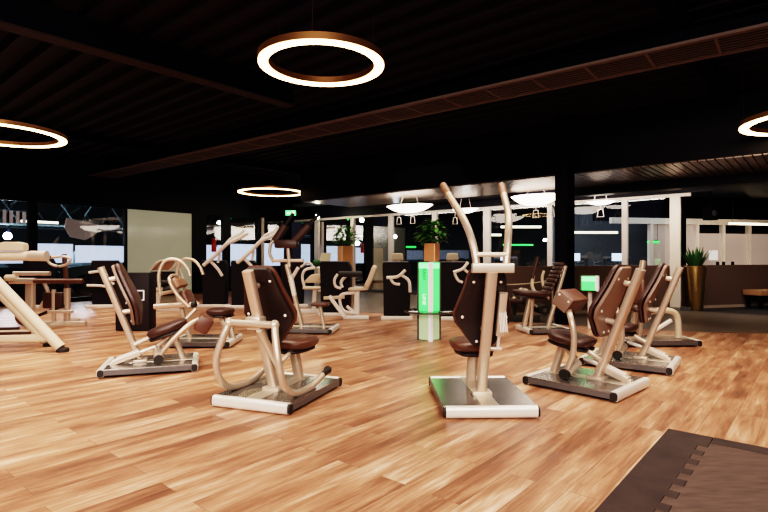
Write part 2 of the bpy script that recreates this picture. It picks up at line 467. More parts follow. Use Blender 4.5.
# frosted window wall far right
w2 = bpy.data.objects.new('window_2', None); COL.objects.link(w2); w2['kind'] = 'structure'
w2.location = (8.2, 14.2, 0); w2.rotation_euler = (0, 0, PY - .1)
MB().box((2, 0, 2.10), (8.4, .12, .16)).build('top_rail', M['mullw'], w2, False)
MB().box((2, 0, .45), (8.4, .12, .9)).build('sill_panel', M['parapet'], w2, False)
for xx in (-1.0, .46, 1.32, 2.2, 3.1, 4.0): MB().box((xx, -.02, 1.45), (.09, .12, 1.2)).build('mullion', M['mullw'], w2, False)
for a, b in ((-1, .46), (.46, 1.32), (1.32, 2.2), (2.2, 3.1), (3.1, 4.0)):
    MB().quad((a, 0, .9), (b, 0, .9), (b, 0, 2.02 if a < 0 else 1.78), (a, 0, 2.02 if a < 0 else 1.78)).build('frosted_pane', M['frost'], w2, False)
struct(MB().box((10.4, 15.6, 3.0), (9, .2, 1.7), PY - .1).build('wall_back_upper', M['black'], smooth=False))
struct(MB().box((10.4, 16.6, 1.3), (11, .2, 2.6), PY - .1).build('wall_back', M['outdark'], smooth=False))
tag(MB().box((9.05, 14.15, 1.17), (.28, .01, .27), PY - .1).build('paper_notice', M['paper'], smooth=False), 'white paper notice on the frosted glass partition', 'notice')
t = thing('strip_lamp', 'warm strip lamp over the frosted partition', 'lamp', (9.6, 13.4, 1.98), PY)
MB().box((0, 0, 0), (1.6, .08, .05)).build('tube', M['tube'], t, False)
for sx in (-.7, .7): MB().tube([(sx, 0, .02), (sx, 0, .66)], .006, 6).build('wire', M['black'], t)
t = thing('loudspeaker', 'black box loudspeaker hung under the dark header', 'loudspeaker', (7.29, 11.5, 1.95), PY)
MB().box((0, 0, .17), (.24, .2, .34), bev=.015).build('cabinet', M['black'], t)
MB().lathe([(.075, 0), (.06, .01), (.02, .015), (.001, .015)], (0, 0, 0), 20).build('cone', M['deckside'], t).matrix_local = Matrix.Translation((0, -.1, .15)) @ Matrix.Rotation(PI / 2, 4, 'X')
MB().tube([(0, 0, .34), (0, 0, .70)], .02).build('bracket', M['black'], t)
for i, (x, l) in enumerate(((7.45, 'first small black tin on the parapet ledge, from the planter'), (7.62, 'second small black tin on the parapet ledge, in the middle of three'), (7.88, 'third small black tin on the parapet ledge, farthest from the planter'))):
    pt = P0 + PD * ((x - P0.x) / PD.x)
    tag(MB().lathe([(.03, 0), (.032, .06), (.028, .075)], (0, 0, 0), 14).build('tin', M['black'], loc=(pt.x, pt.y, .95)), l, 'tin', 'small tins on the parapet')

# ------------------------------------------------------------------ left window wall
LD = V((5.25 / 9.07, 7.4 / 9.07, 0)); LY = math.atan2(LD.y, LD.x); L0 = V((-8.72, 11.7, 0))
wl = bpy.data.objects.new('window_3', None); COL.objects.link(wl); wl['kind'] = 'structure'
wl.location = L0; wl.rotation_euler = (0, 0, LY)          # local x along the wall, +y outside
MB().box((2.5, .02, 2.46), (14, .1, .06)).build('top_rail', M['black'], wl, False)
MB().box((2.5, .02, .05), (14, .1, .10)).build('bottom_rail', M['black'], wl, False)
for a, b in ((.55, .73), (2.84, 2.90), (4.91, 5.40), (6.04, 6.31), (7.45, 7.60), (8.75, 9.06), (-2.2, -2.0)):
    MB().box(((a + b) / 2, 0, 1.24), (b - a, .14, 2.48)).build('post', M['black'], wl, False)
MB().box((7.66, -.05, 1.24), (.12, .1, 2.48)).build('post', M['mull'], wl, False)
for a, b in ((-2.0, .55), (.73, 2.84), (5.40, 6.04), (6.31, 7.45), (7.72, 8.75)):
    MB().quad((a, 0, .1), (b, 0, .1), (b, 0, 2.44), (a, 0, 2.44)).build('pane', M['glass'], wl, False)
for a, b, z0, z1 in ((-2.0, .55, .98, 1.45), (.73, 1.55, .98, 1.45), (1.6, 2.84, .98, 1.42), (5.40, 6.04, .85, 1.50), (6.31, 7.45, .82, 1.55), (7.72, 8.75, .80, 1.60)):
    MB().quad((a, .012, z0), (b, .012, z0), (b, .012, z1), (a, .012, z1)).build('frosted_film', M['film'], wl, False)
MB().box((3.905, 0, 1.24), (2.0, .06, 2.40)).build('frosted_panel', M['panel'], wl, False)
struct(MB().box((*(L0 + LD * 2.5).xy, 3.04), (14, .16, 1.12), LY).build('wall_left_upper', M['black'], smooth=False))

# ------------------------------------------------------------------ machines
def machine(name, label, cat, loc, rot, w=.70, l=.94, seat=True, back=True, col=True, shell='shell', padm='leather', tilt=0., strut=True, cyl=None, seat_y=(.0, .44), seat_z=.425, deck_split=False, col_w=.080):
    t = thing(name, label, cat, (loc[0], loc[1], 0), R(rot), 'silver and brown circuit training machines')
    h = .075
    d = MB().box((0, 0, h / 2 + .012), (w - .01, l - .07, h - .02), bev=.006).build('platform', M['deckside'], t, False)
    pw = w / 2 - .075
    for sx in (-1, 1):
        MB().box((sx * (.06 + pw / 2 + .0), 0, h + .001), (pw + .02, l - .09, .012), bev=.003).build('deck_plate', M['deck'], d, False)
    MB().box((0, 0, h + .003), (.13, l - .09, .016), bev=.004).build('center_rail', M['rail'], d, False)
    for sy in (-1, 1):
        y = sy * (l / 2 - .035)
        c = MB().bar((-w / 2 + .02, y, .047), (w / 2 - .02, y, .047), .085, .068, ref=(0, 0, 1), e=3).build('end_cap', M['cap'], t)
        for sx in (-1, 1):
            MB().bar((sx * (w / 2 - .02), y, .045), (sx * (w / 2 - .004), y, .045), .07, .056, ref=(0, 0, 1), e=3).build('end_plug', M['grip'], c)
    if col:
        MB().bar((0, -.10, h), (0, -.465, 1.04), col_w, .062).build('column', M['silver'], t)
        MB().box((0, -.105, h + .02), (.15, .13, .03), bev=.008).build('column_foot', M['silver2'], t)
    if back:
        n1 = V((0, .92, .40)).normalized(); n2 = V((0, 1, 0))
        rows = [((0, -.318, 1.075), .13, n1), ((0, -.25, .91), .165, n1), ((0, -.155, .71), .232, n1), ((0, -.135, .66), .228, n2), ((0, -.130, .55), .14, n2), ((0, -.128, .455), .09, n2)]
        MB().pad(rows, (1, 0, 0), .035, .012, p=5).build('backrest', M[padm], t)
        r2 = [(V(c) - n * .03, ww * .96, n) for c, ww, n in rows]
        sh = MB().pad(r2, (1, 0, 0), .010, .022, p=8).build('backrest_shell', M[shell], t)
        for bx, by, bz in ((.10, -.325, .96), (-.10, -.325, .96), (.165, -.215, .69), (-.165, -.215, .69), (.05, -.183, .50), (-.05, -.183, .50)):
            MB().ball((bx, by, bz), .012, 1, .6, 1, 10, 6).build('bolt', M['cap'], sh)
    if strut:
        MB().tube([(0, -.335, .925), (0, -.44, .905)], .024).build('strut', M['silver2'], t)
        MB().tube([(0, -.17, .60), (0, -.31, .58)], .024).build('strut', M['silver2'], t)
    if seat:
        y0, y1 = seat_y; zr, zf = seat_z - tilt / 2, seat_z + tilt / 2
        nn = V((0, -tilt, y1 - y0)).normalized()
        rw = [((0, y0, zr), .15, nn), ((0, y0 + (y1 - y0) * .35, zr + tilt * .35), .195, nn), ((0, y0 + (y1 - y0) * .7, zr + tilt * .7), .19, nn), ((0, y1, zf), .11, nn)]
        MB().pad(rw, (1, 0, 0), .035, .07, p=2.6).build('seat', M[padm], t)
        rw = [(V(c) - nn * .065, ww * .8, nn) for c, ww, nn in rw]
        MB().pad(rw, (1, 0, 0), .012, .02, p=6).build('seat_base', M['shell'], t)
        MB().bar((0, .30, h), (0, .20, seat_z - .05), .085, .06).build('seat_post', M['silver'], t)
    if cyl == 'low':
        c = MB().bar((.07, -.34, .10), (.07, -.10, .185), .085, .06, e=6).build('hydraulic_cylinder', M['silver2'], t)
        mb = MB()
        for k in range(5): mb.box((.035 + k * .0175, -.22, .176), (.006, .20, .008), Matrix.Rotation(R(19.5), 3, 'X'))
        mb.build('rib_cover', M['white'], c, False)
        MB().tube([(.07, -.10, .185), (.06, .04, .235)], .018).build('piston_rod', M['cap'], t)
        MB().box((.07, -.34, .085), (.05, .06, .05), bev=.008).build('cylinder_bracket', M['silver2'], t)
    if cyl == 'high':
        c = MB().bar((.115, -.33, .88), (.105, -.25, .56), .06, .055, e=6).build('hydraulic_cylinder', M['silver2'], t)
        mb = MB()
        for k in range(5): mb.box((.09 + k * .012, -.32, .72), (.005, .01, .26), Matrix.Rotation(R(-14), 3, 'X'))
        mb.build('rib_cover', M['white'], c, False)
        MB().tube([(.105, -.25, .56), (.10, -.22, .45)], .012).build('piston_rod', M['cap'], t)
        MB().tube([(.0, -.215, .45), (.13, -.215, .45)], .016).build('lower_pin', M['silver2'], t)
    return t

# 1. dip machine, left of centre
t = machine('dip_machine', 'brown seat dip machine with two low curved tube handles, centre left', 'exercise machine', (-.845, 4.23), -20, .69, .92, shell='shell')
yb = -.415
MB().tube([(-.19, yb, .645), (.19, yb, .645)], .027, 14).build('pivot_bar', M['silver'], t)
MB().box((0, -.36, .645), (.13, .10, .10), bev=.015).build('pivot_bracket', M['silver2'], t)
for sx in (-1, 1):
    x = sx * .26
    a = MB().tube([(x * .76, yb, .645), (x * .9, yb - .04, .52), (x * 1.05, yb - .06, .36), (x * 1.08, yb - .0, .20), (x * 1.08, -.27, .115), (x * 1.08, -.06, .10), (x * 1.09, .08, .125), (x * 1.1, .18, .155)], .027, 12, smooth=6).build('handle_arm', M['silver'], t)
    MB().tube([(x * 1.1, .17, .153), (x * 1.1, .27, .175)], .026).build('grip', M['grip'], a)
    MB().ball((x * 1.1, .28, .178), .034).build('grip_knob', M['grip'], a)
    MB().ball((x * .76, yb, .645), .038, .9, 1, 1).build('pivot_joint', M['silver2'], a)
MB().bar((.06, -.40, .60), (.07, -.16, .29), .05, .05).build('hydraulic_cylinder', M['silver2'], t)
MB().tube([(.07, -.16, .29), (.07, .16, .40)], .02).build('piston_rod', M['silver2'], t)

# 2. pulldown machine, centre
t = machine('pulldown_machine', 'tall pulldown machine with two raised bent handles, centre front', 'exercise machine', (.75, 4.10), 1.5, .69, .97, shell='shell', cyl='high', strut=True)
MB().bar((-.140, -.46, 1.065), (.152, -.46, 1.065), .07, .06, ref=(0, 0, 1), e=6).build('top_bar', M['silver2'], t)
MB().tube([(-.115, -.45, 1.16), (.115, -.45, 1.16)], .018).build('cross_rail', M['silver2'], t)
for sx in (-1, 1):
    a = MB().tube([(sx * .105, -.45, 1.08), (sx * .118, -.43, 1.19), (sx * .142, -.37, 1.32), (sx * .176, -.25, 1.45), (sx * .205, -.07, 1.56), (sx * .245, .22, 1.735)], .028, 12, smooth=5).build('handle_arm', M['silver'], t)
    MB().tube([(sx * .225, .08, 1.65), (sx * .247, .235, 1.743)], .031, 12).build('grip', M['tan'], a)

# 3. / 4. / 7. the machines with a front pad and low cylinder
def chest_pad(t, pts, pc, prot, size, label=None):
    a = MB().tube(pts, .026, 12, smooth=5).build('lever_arm', M['silver'], t)
    sx, sy, sz = size
    rot = Matrix.Rotation(prot, 3, 'X')
    p = MB().box((0, 0, 0), (sx, sy, sz), bev=.02).build('lever_pad', M['leather'], t)
    p.matrix_local = Matrix.Translation(pc) @ rot.to_4x4()
    q = MB().box((-sx / 2 - .006, 0, 0), (.014, sy * .9, sz * .92), bev=.004).build('pad_plate', M['shelltan_lit'], p)
    for yy in (-.3, .3): MB().ball((-sx / 2 - .014, yy * sy, .25 * sz), .01, u=8, v=6).build('bolt', M['cap'], p)
    return p
def low_frame(t, side=-1):
    MB().tube([(side * .03, .06, .20), (side * .20, .08, .135)], .045, 14).build('pivot_hub', M['silver2'], t)
    MB().tube([(side * .20, .08, .13), (side * .25, .08, .13)], .044, 18).build('stop_knob', M['grip'], t)
    MB().tube([(side * .06, -.16, .26), (side * .02, .02, .34)], .024).build('seat_brace', M['silver2'], t)
    MB().bar((side * .06, .06, .24), (side * .06, .28, .44), .05, .04).build('seat_support', M['silver'], t)

t = machine('crunch_machine', 'abdominal crunch machine with chest pad lever, right of centre, nearest of its row', 'exercise machine', (1.78, 4.55), 44, .72, .84, shell='shelltan_lit', padm='leather2', tilt=.06, seat_y=(-.06, .32), seat_z=.42, cyl='low', col_w=.11)
low_frame(t, -1)
chest_pad(t, [(-.20, .08, .15), (-.20, .02, .30), (-.20, .01, .48), (-.19, .04, .60), (-.12, .10, .68)], (-.02, .13, .75), R(35), (.30, .17, .15))

t = machine('back_machine', 'brown padded back machine directly behind the crunch machine, column leaning right', 'exercise machine', (2.60, 5.44), 54, .70, .88, shell='shelltan_lit', padm='leather2', tilt=.05, seat_y=(-.06, .32), seat_z=.42, cyl='low')
low_frame(t, -1)
chest_pad(t, [(-.20, .08, .15), (-.20, .04, .30), (-.20, .05, .48), (-.19, .10, .60), (-.12, .18, .66)], (-.02, .22, .72), R(30), (.30, .15, .14))

t = machine('leg_extension_machine', 'leg extension machine with tilted brown seat and shin pad, front left', 'exercise machine', (-2.37, 5.26), -71, .66, .90, shell='shelltan_lit', padm='leather2', tilt=.13, seat_y=(-.04, .33), seat_z=.42, cyl='low')
low_frame(t, 1)
chest_pad(t, [(.16, .08, .15), (.16, .17, .27), (.15, .30, .40), (.12, .40, .47), (.06, .46, .49)], (.0, .50, .44), R(-28), (.30, .15, .17))
MB().tube([(-.12, .12, .22), (-.12, .34, .50), (-.12, .42, .585)], .018).build('return_lever', M['silver2'], t)

# 8. butterfly machine behind it
t = machine('butterfly_machine', 'butterfly machine with two arched arms behind the leg extension machine', 'exercise machine', (-2.33, 6.72), -89, .66, .82, back=False, strut=False, padm='leather2', seat_y=(.04, .36), seat_z=.44, col=False)
MB().bar((0, -.20, .08), (0, -.42, .86), .07, .05).build('column', M['silver'], t)
n1 = V((0, .8, .5)).normalized()
MB().pad([((0, -.36, .84), .16, n1), ((0, -.30, .74), .17, n1)], (1, 0, 0), .05, .03).build('headrest', M['tan'], t)
MB().pad([((0, -.27, .70), .13, n1), ((0, -.18, .52), .15, n1)], (1, 0, 0), .05, .03).build('backrest', M['leather'], t)
MB().tube([(.17, -.15, .50), (.18, -.30, .66), (.17, -.40, .84), (0, -.42, .90), (-.17, -.40, .84), (-.18, -.30, .66), (-.17, -.15, .50)], .022, smooth=5).build('back_frame', M['silver'], t)
MB().tube([(.1, -.62, .50), (.1, -.14, .53)], .036, 14).build('pivot_bar', M['silver'], t)
MB().tube([(.1, -.14, .53), (.1, -.09, .533)], .045, 14).build('pivot_cap', M['grip'], t)
for sx in (-1, 1):
    x = sx * .30
    MB().tube([(x, -.46, .66), (x, -.48, .90), (x * .95, -.44, 1.05), (x * .9, -.36, 1.11), (x * .85, -.24, 1.09), (x * .8, -.15, 1.0), (x * .8, -.11, .9)], .021, smooth=6).build('arched_arm', M['silver'], t)
MB().tube([(-.30, -.46, .68), (.30, -.46, .68)], .024).build('shoulder_bar', M['silver2'], t)
MB().bar((.05, .38, .08), (.03, .30, .40), .07, .05).build('seat_post_front', M['silver'], t)

# 9. shoulder press in the back left
t = machine('shoulder_press_machine', 'shoulder press machine with two dark red padded arms raised, back left', 'exercise machine', (-1.17, 7.85), -96, .62, .90, padm='leather', cyl=None, strut=False, seat=False, back=False, col=False)
MB().bar((0, -.08, .08), (0, -.32, 1.02), .10, .06).build('column', M['silver'], t)
MB().bar((.06, -.18, .55), (.06, -.24, .85), .07, .06, e=6).build('hydraulic_cylinder', M['white'], t)
MB().bar((0, -.28, .98), (0, -.30, 1.28), .06, .05).build('upper_post', M['silver'], t)
MB().bar((-.0, -.52, 1.08), (0, -.06, 1.08), .05, .05, ref=(0, 0, 1)).build('cross_bar', M['silver2'], t)
MB().tube([(0, -.52, 1.05), (.02, -.58, 1.18), (.02, -.56, 1.34), (0, -.48, 1.42)], .024, smooth=5).build('curved_tube', M['silver'], t)
MB().box((0, -.32, 1.335), (.16, .36, .13), bev=.03).build('center_pad', M['leather2'], t)
for y0, y1, z0, z1 in ((-.50, -.34, 1.38, 1.62), (-.20, .03, 1.38, 1.62)):
    a = MB().bar((0, y0, z0), (0, y1, z1), .13, .11, e=4).build('arm_pad', M['leather2'], t)
    d = V((0, y1 - y0, z1 - z0)).normalized(); e0 = V((0, y1, z1))
    MB().tube([e0, e0 + d * .22], .026).build('handle', M['grip'], a)
MB().pad([((0, .08, .42), .14, (0, 0, 1)), ((0, .34, .42), .15, (0, 0, 1))], (1, 0, 0), .03, .03).build('seat', M['leather'], t)
MB().bar((0, .26, .08), (0, .20, .40), .07, .05).build('seat_post', M['silver'], t)

# 6. biceps/leg curl machine, back right
t = machine('leg_curl_machine', 'leg curl machine with flat dark seat and ribbed backrest, beneath the black steel pillar', 'exercise machine', (2.40, 7.78), 97, .56, .66, back=False, col=False, strut=False, padm='leather2', seat_y=(-.05, .46), seat_z=.60, tilt=.05)
MB().bar((0, -.08, .08), (0, -.36, 1.0), .07, .05).build('column', M['silver'], t)
n1 = V((0, .93, .36)).normalized()
mb = MB()
for k in range(8):
    f = k / 7; c = V((0, -.27 + .22 * f, 1.02 - .42 * f))
    mb.pad([(c + V((0, -.012, .03)), .13 + .03 * math.sin(f * 3), n1), (c - V((0, -.012, .03)), .13 + .03 * math.sin(f * 3), n1)], (1, 0, 0), .04, .02, nr=6, nu=5)
mb.build('backrest', M['leather2'], t)
MB().bar((0, .20, .08), (0, .16, .56), .06, .05).build('seat_post', M['silver'], t)
MB().tube([(.12, -.15, .50), (.14, .02, .56), (.16, .10, .68), (.16, .08, .86)], .026, smooth=5).build('roller_arm', M['cream'], t)
MB().bar((.16, .10, .80), (.16, .01, 1.13), .06, .055, e=2).build('roller_pad', M['leather2'], t)
MB().tube([(.16, -.10, .60), (.16, -.06, .80), (.14, -.08, .92)], .022, smooth=4).build('hip_frame', M['cream'], t)

# 5. rowing bench far right
t = machine('calf_machine', 'low machine with curved side tube, farthest along the right row', 'exercise machine', (3.50, 6.72), 92, .50, 1.02, back=False, col=False, strut=False, seat=False)
MB().bar((0, .28, .08), (0, .12, 1.09), .08, .06).build('column', M['silver'], t)
MB().tube([(.02, .02, .10), (.02, -.30, .10)], .02).build('base_tube', M['silver2'], t)
MB().tube([(-.05, .12, .40), (-.05, -.02, .44), (-.05, -.20, .44), (-.05, -.30, .36), (-.05, -.32, .09)], .038, 12, smooth=6).build('curved_tube', M['cream'], t)
MB().bar((-.08, .06, .16), (-.08, -.20, .32), .05, .045).build('hydraulic_cylinder', M['white'], t)
n1 = V((0, .9, .3)).normalized()
MB().pad([((0, .16, .86), .10, n1), ((0, .20, .70), .17, n1), ((0, .24, .52), .12, n1)], (1, 0, 0), .04, .02).build('backrest', M['leather'], t)
MB().pad([((0, .0, .44), .14, (0, 0, 1)), ((0, .30, .46), .15, (0, 0, 1))], (1, 0, 0), .03, .03).build('seat', M['leather2'], t)
MB().bar((0, .18, .08), (0, .14, .42), .07, .05).build('seat_post', M['silver'], t)

# ------------------------------------------------------------------ black cabinet machines along the back
def cabinet(loc, rz, label, w=.5, arms=(), base=.75, seat=None, head=False, hh=1.04):
    t = thing('cabinet_machine', label, 'exercise machine', (loc[0], loc[1], 0), R(rz), 'strength machines with black cabinets along the back')
    k = w / 2
    poly = [(-k * .92, .05), (k * .92, .05), (k * .9, .12), (k, hh - .12), (k * .8, hh), (-k * .96, hh), (-k, hh - .05), (-k * .86, .12)]
    c = MB().prism(poly, .34, (V((0, .17, 0)), V((1, 0, 0)), V((0, 0, 1)), V((0, -1, 0))), bev=.015).build('cabinet', M['cabinet'], t, angle=30)
    MB().prism([(-k * .97, hh - .005), (k * .8, hh - .005), (k * .8, hh + .012), (-k * .97, hh + .012)], .36, (V((0, .18, 0)), V((1, 0, 0)), V((0, 0, 1)), V((0, -1, 0)))).build('cabinet_top', M['deckside'], t, False)
    MB().bar((-base / 2, -.20, .03), (base / 2, -.20, .03), .07, .06, ref=(0, 0, 1)).build('base_bar', M['white'], t)
    MB().bar((0, -.22, .03), (0, .24, .03), .07, .06, ref=(0, 0, 1)).build('base_bar', M['white'], t)
    for pts, r in arms: MB().tube(pts, r, 10, smooth=4).build('lever_arm', M['white'], t)
    if head:
        MB().tube([(.02, .26, .9), (.02, .24, 1.2)], .03).build('head_post', M['white'], t)
        MB().pad([((.0, .20, 1.20), .10, (0, -1, .2)), ((.0, .24, 1.06), .12, (0, -1, .2))], (1, 0, 0), .04, .04).build('headrest', M['cream'], t)
    if seat:
        sx, sy, f = seat
        MB().bar((sx, sy, .04), (sx, sy, .50), .07, .07).build('seat_post', M['white'], t)
        MB().bar((sx - .25, sy, .03), (sx + .25, sy, .03), .07, .05, ref=(0, 0, 1)).build('seat_foot', M['white'], t)
        MB().pad([((sx - .17, sy, .53), .16, (0, 0, 1)), ((sx + .17, sy, .53), .16, (0, 0, 1))], (0, 1, 0), .035, .03).build('seat', M['cream'], t)
        n = V((-f, 0, .3)).normalized()
        MB().pad([((sx + f * .16, sy, .58), .15, n), ((sx + f * .30, sy, .98), .13, n)], (0, 1, 0), .035, .03).build('backrest', M['cream'], t)
    return t
fork = lambda dx, dz: [([(-.22 + dx, -.19, .94 + dz), (.05 + dx, -.25, 1.16 + dz), (.32 + dx, -.3, 1.42 + dz), (.50 + dx, -.3, 1.50 + dz), (.78 + dx, -.3, 1.66 + dz)], .042),
                       ([(.26 + dx, -.3, 1.37 + dz), (.40 + dx, -.28, 1.54 + dz), (.58 + dx, -.25, 1.63 + dz), (.68 + dx, -.22, 1.74 + dz)], .03),
                       ([(-.05 + dx, -.20, 1.02 + dz), (.10 + dx, -.22, .86 + dz), (.20 + dx, -.22, .70 + dz)], .035),
                       ([(.1 + dx, -.2, 1.0 + dz), (.15 + dx, -.22, 1.2 + dz)], .03)]
cabinet((-3.84, 11.75), 4, 'black cabinet machine with white lever, beside the frosted wall panel', .54, fork(0, 0))
cabinet((-3.13, 11.55), 4, 'black cabinet machine with large white forked lever, half behind the dip machine', .54, fork(.1, .06))
cabinet((-2.10, 11.85), 0, 'black cabinet machine behind the shoulder press machine', .52, [([(.22, -.2, .9), (.40, -.25, 1.0), (.55, -.25, .86)], .03)], seat=None)
cabinet((-.93, 10.05), -3, 'black cabinet machine just right of the small green ball', .60, [([(.25, -.24, .80), (.13, -.26, .66), (.15, -.26, .55)], .03), ([(.24, -.3, .20), (.42, -.34, .05)], .03)], .62)
cabinet((.24, 9.5), -3, 'black cabinet machine left of the green lit pillar', .52, [([(-.18, -.24, .76), (.02, -.26, .78), (.16, -.26, .90)], .028), ([(-.12, -.24, .76), (-.05, -.26, .66), (.06, -.26, .64)], .026), ([(.10, -.24, .80), (.22, -.26, .70), (.24, -.26, .50)], .028)], .56, head=True)
cabinet((1.27, 9.42), -3, 'black cabinet machine between the green lit pillar and the pulldown machine', .54, [([(-.02, -.24, .86), (.14, -.26, .92), (.24, -.26, 1.04)], .028), ([(.0, -.24, .84), (.06, -.26, .72), (.14, -.26, .68)], .026), ([(.16, -.24, .92), (.26, -.26, .84)], .026)], .60, head=True)
cabinet((-6.30, 11.7), 12, 'black cabinet machine behind the leg extension column', .55, [([(-.30, -.2, .78), (-.02, -.24, .80), (.06, -.24, .62), (.22, -.24, .52)], .032), ([(-.34, -.2, .50), (.0, -.24, .48), (.2, -.24, .40)], .03)])
cabinet((-7.75, 11.6), 12, 'black cabinet machine behind the beige rowing frame', .55, hh=1.1)

# seat machines standing in front of the cabinets
t = thing('arm_curl_seat', 'cream seat with looped white frame left of the gym ball cabinet', 'exercise machine', (-1.38, 10.45, 0))
MB().bar((-.05, 0, .03), (-.02, 0, .50), .08, .08).build('seat_post', M['white'], t)
MB().bar((-.32, 0, .03), (.30, 0, .03), .09, .05, ref=(0, 0, 1)).build('foot_bar', M['white'], t)
MB().pad([((-.26, 0, .50), .17, (0, 0, 1)), ((.12, 0, .50), .17, (0, 0, 1))], (0, 1, 0), .035, .03).build('seat', M['cream'], t)
MB().pad([((-.14, .1, .60), .14, (0, -1, .3)), ((.02, .1, .78), .12, (0, -1, .3))], (1, 0, 0), .03, .03).build('backrest', M['cream'], t)
MB().tube([(-.22, -.1, .52), (-.26, -.1, .74), (-.18, -.1, .88), (.10, -.1, .90), (.24, -.1, .78), (.22, -.1, .54), (.06, -.1, .44)], .028, smooth=5).build('frame_loop', M['white'], t)
MB().bar((.18, -.1, .84), (.38, -.12, 1.0), .06, .05).build('arm_lever', M['white'], t)
MB().bar((.36, -.12, 1.02), (.48, -.12, .76), .13, .10).build('arm_pad', M['cream'], t)
MB().bar((-.52, -.1, .62), (-.34, -.1, .92), .07, .05).build('side_lever', M['white'], t)
t = thing('leg_press_seat', 'cream chair machine with black roller in front of the planter', 'exercise machine', (-.38, 9.52, 0))
MB().bar((-.12, 0, .03), (-.12, 0, .50), .10, .10).build('seat_post', M['white'], t)
MB().bar((-.36, -.14, .03), (.10, -.14, .03), .07, .05, ref=(0, 0, 1)).build('foot_bar', M['white'], t)
MB().bar((-.62, -.12, .42), (-.34, -.18, .05), .07, .05).build('foot_lever', M['white'], t)
MB().bar((-.72, -.12, .38), (-.34, -.12, .40), .06, .05, ref=(0, 0, 1)).build('foot_plate', M['cream'], t)
MB().pad([((-.28, 0, .53), .16, (0, 0, 1)), ((.10, 0, .55), .16, (0, 0, 1))], (0, 1, 0), .035, .03).build('seat', M['cream'], t)
n = V((-1, 0, .35)).normalized()
MB().pad([((.03, -.02, .56), .17, n), ((.12, -.02, .74), .17, n), ((.21, -.02, .98), .14, n)], (0, 1, 0), .04, .07).build('backrest', M['cream'], t)
MB().tube([(-.44, -.15, .82), (-.02, -.15, .82)], .055, 14).build('roller', M['grip'], t)
MB().tube([(-.16, -.1, .48), (-.40, -.1, .44), (-.42, -.1, .28), (-.34, -.1, .14), (-.12, -.1, .10)], .028, smooth=5).build('side_loop', M['white'], t)
MB().tube([(-.46, -.15, .82), (-.52, -.15, .72), (-.50, -.15, .60), (-.40, -.15, .56)], .025, smooth=4).build('roller_arm', M['white'], t)
t = thing('abdominal_bench', 'black bench machine with two rollers before the frosted wall panel', 'exercise machine', (-4.62, 10.9, 0))
MB().bar((-.18, 0, .03), (-.12, 0, .62), .10, .08).build('post', M['white'], t)
MB().bar((-.40, 0, .03), (.34, -.1, .03), .10, .06, ref=(0, 0, 1)).build('foot_bar', M['white'], t)
MB().bar((-.2, -.3, .03), (-.2, .3, .03), .10, .06, ref=(0, 0, 1)).build('foot_bar', M['white'], t)
MB().prism([(-.36, .50), (.06, .50), (.16, .82), (-.28, .82)], .3, (V((0, .15, 0)), V((1, 0, 0)), V((0, 0, 1)), V((0, -1, 0))), bev=.02).build('housing', M['cabinet'], t, angle=30)
MB().tube([(-.28, -.1, .84), (-.10, -.1, 1.04), (.24, -.1, 1.06), (.30, -.1, 1.0), (.12, -.1, .84)], .022, smooth=2, closed=False).build('frame', M['silver2'], t)
MB().quad((-.26, -.08, .85), (.12, -.08, .85), (.24, -.08, 1.05), (-.08, -.08, 1.03)).build('sling', M['tan'], t)
MB().tube([(.30, -.1, .98), (.44, -.1, .60)], .02).build('strut', M['silver2'], t)
for x0, x1, z in ((-.10, .22, .60), (.04, .36, .45)):
    MB().tube([(x0, -.2, z), (x1, -.2, z)], .055, 14).build('roller', M['grip'], t)
MB().tube([(-.34, -.2, .45), (.04, -.2, .45)], .03).build('roller_axle', M['cream'], t)

# kiosk box
t = thing('information_box', 'low dark box unit with small white square emblem, behind the leg extension machine', 'cabinet', (-3.85, 8.0, 0), R(4))
MB().box((0, 0, .45), (.50, .30, .88), bev=.01).build('body', M['kiosk'], t)
mb = MB()
for c, s_ in (((0, .072), (.16, .016)), ((0, -.072), (.16, .016)), ((-.072, 0), (.016, .16)), ((.072, 0), (.016, .16))):
    mb.box((.10 + c[0], -.153, .55 + c[1]), (s_[0], .006, s_[1]))
mb.build('emblem', M['paper'], t, False)

# beige rowing frame on the left
t = thing('rowing_frame', 'beige upright rowing machine with curved top handle, left side', 'exercise machine', (-5.25, 8.5, 0))
MB().bar((.02, 0, .05), (.02, 0, .62), .09, .08).build('post', M['silver2'], t)
MB().bar((.02, 0, .60), (-.03, 0, 1.18), .065, .06).build('upper_post', M['leather'], t)
MB().bar((-.32, -.05, .035), (.36, -.05, .035), .10, .07, ref=(0, 0, 1)).build('foot_bar', M['silver2'], t)
MB().bar((.02, -.45, .035), (.02, .3, .035), .10, .07, ref=(0, 0, 1)).build('foot_bar', M['silver2'], t)
MB().tube([(-.30, -.05, 1.12), (-.22, -.05, 1.02), (-.08, -.05, .98), (.06, -.05, 1.02), (.10, -.05, 1.10), (-.02, -.05, 1.14), (-.26, -.05, 1.12)], .022, smooth=5).build('curved_handle', M['silver2'], t)
MB().tube([(-.48, -.05, 1.13), (-.20, -.05, 1.13)], .026).build('hand_grip', M['grip'], t)
MB().tube([(-.48, -.06, .74), (.32, -.06, .74)], .04, 12).build('roller', M['leather'], t)
MB().bar((-.86, 0, .86), (-.26, 0, .86), .07, .06, ref=(0, 0, 1)).build('upper_bar', M['silver2'], t)
MB().bar((-.92, 0, .74), (-.50, 0, .74), .10, .08, ref=(0, 0, 1)).build('lower_bar', M['silver2'], t)
MB().lathe([(.001, -.05), (.08, -.05), (.1, -.02), (.1, .02), (.08, .05), (.001, .05)], (-.90, 0, .79), 20).build('end_weight', M['cream'], t)
MB().bar((-.62, .05, .02), (-.62, .05, .72), .14, .10).build('rear_post', M['silver2'], t)
MB().box((-.18, .02, .42), (.32, .2, .26), bev=.02).build('seat_block', M['leather2'], t)
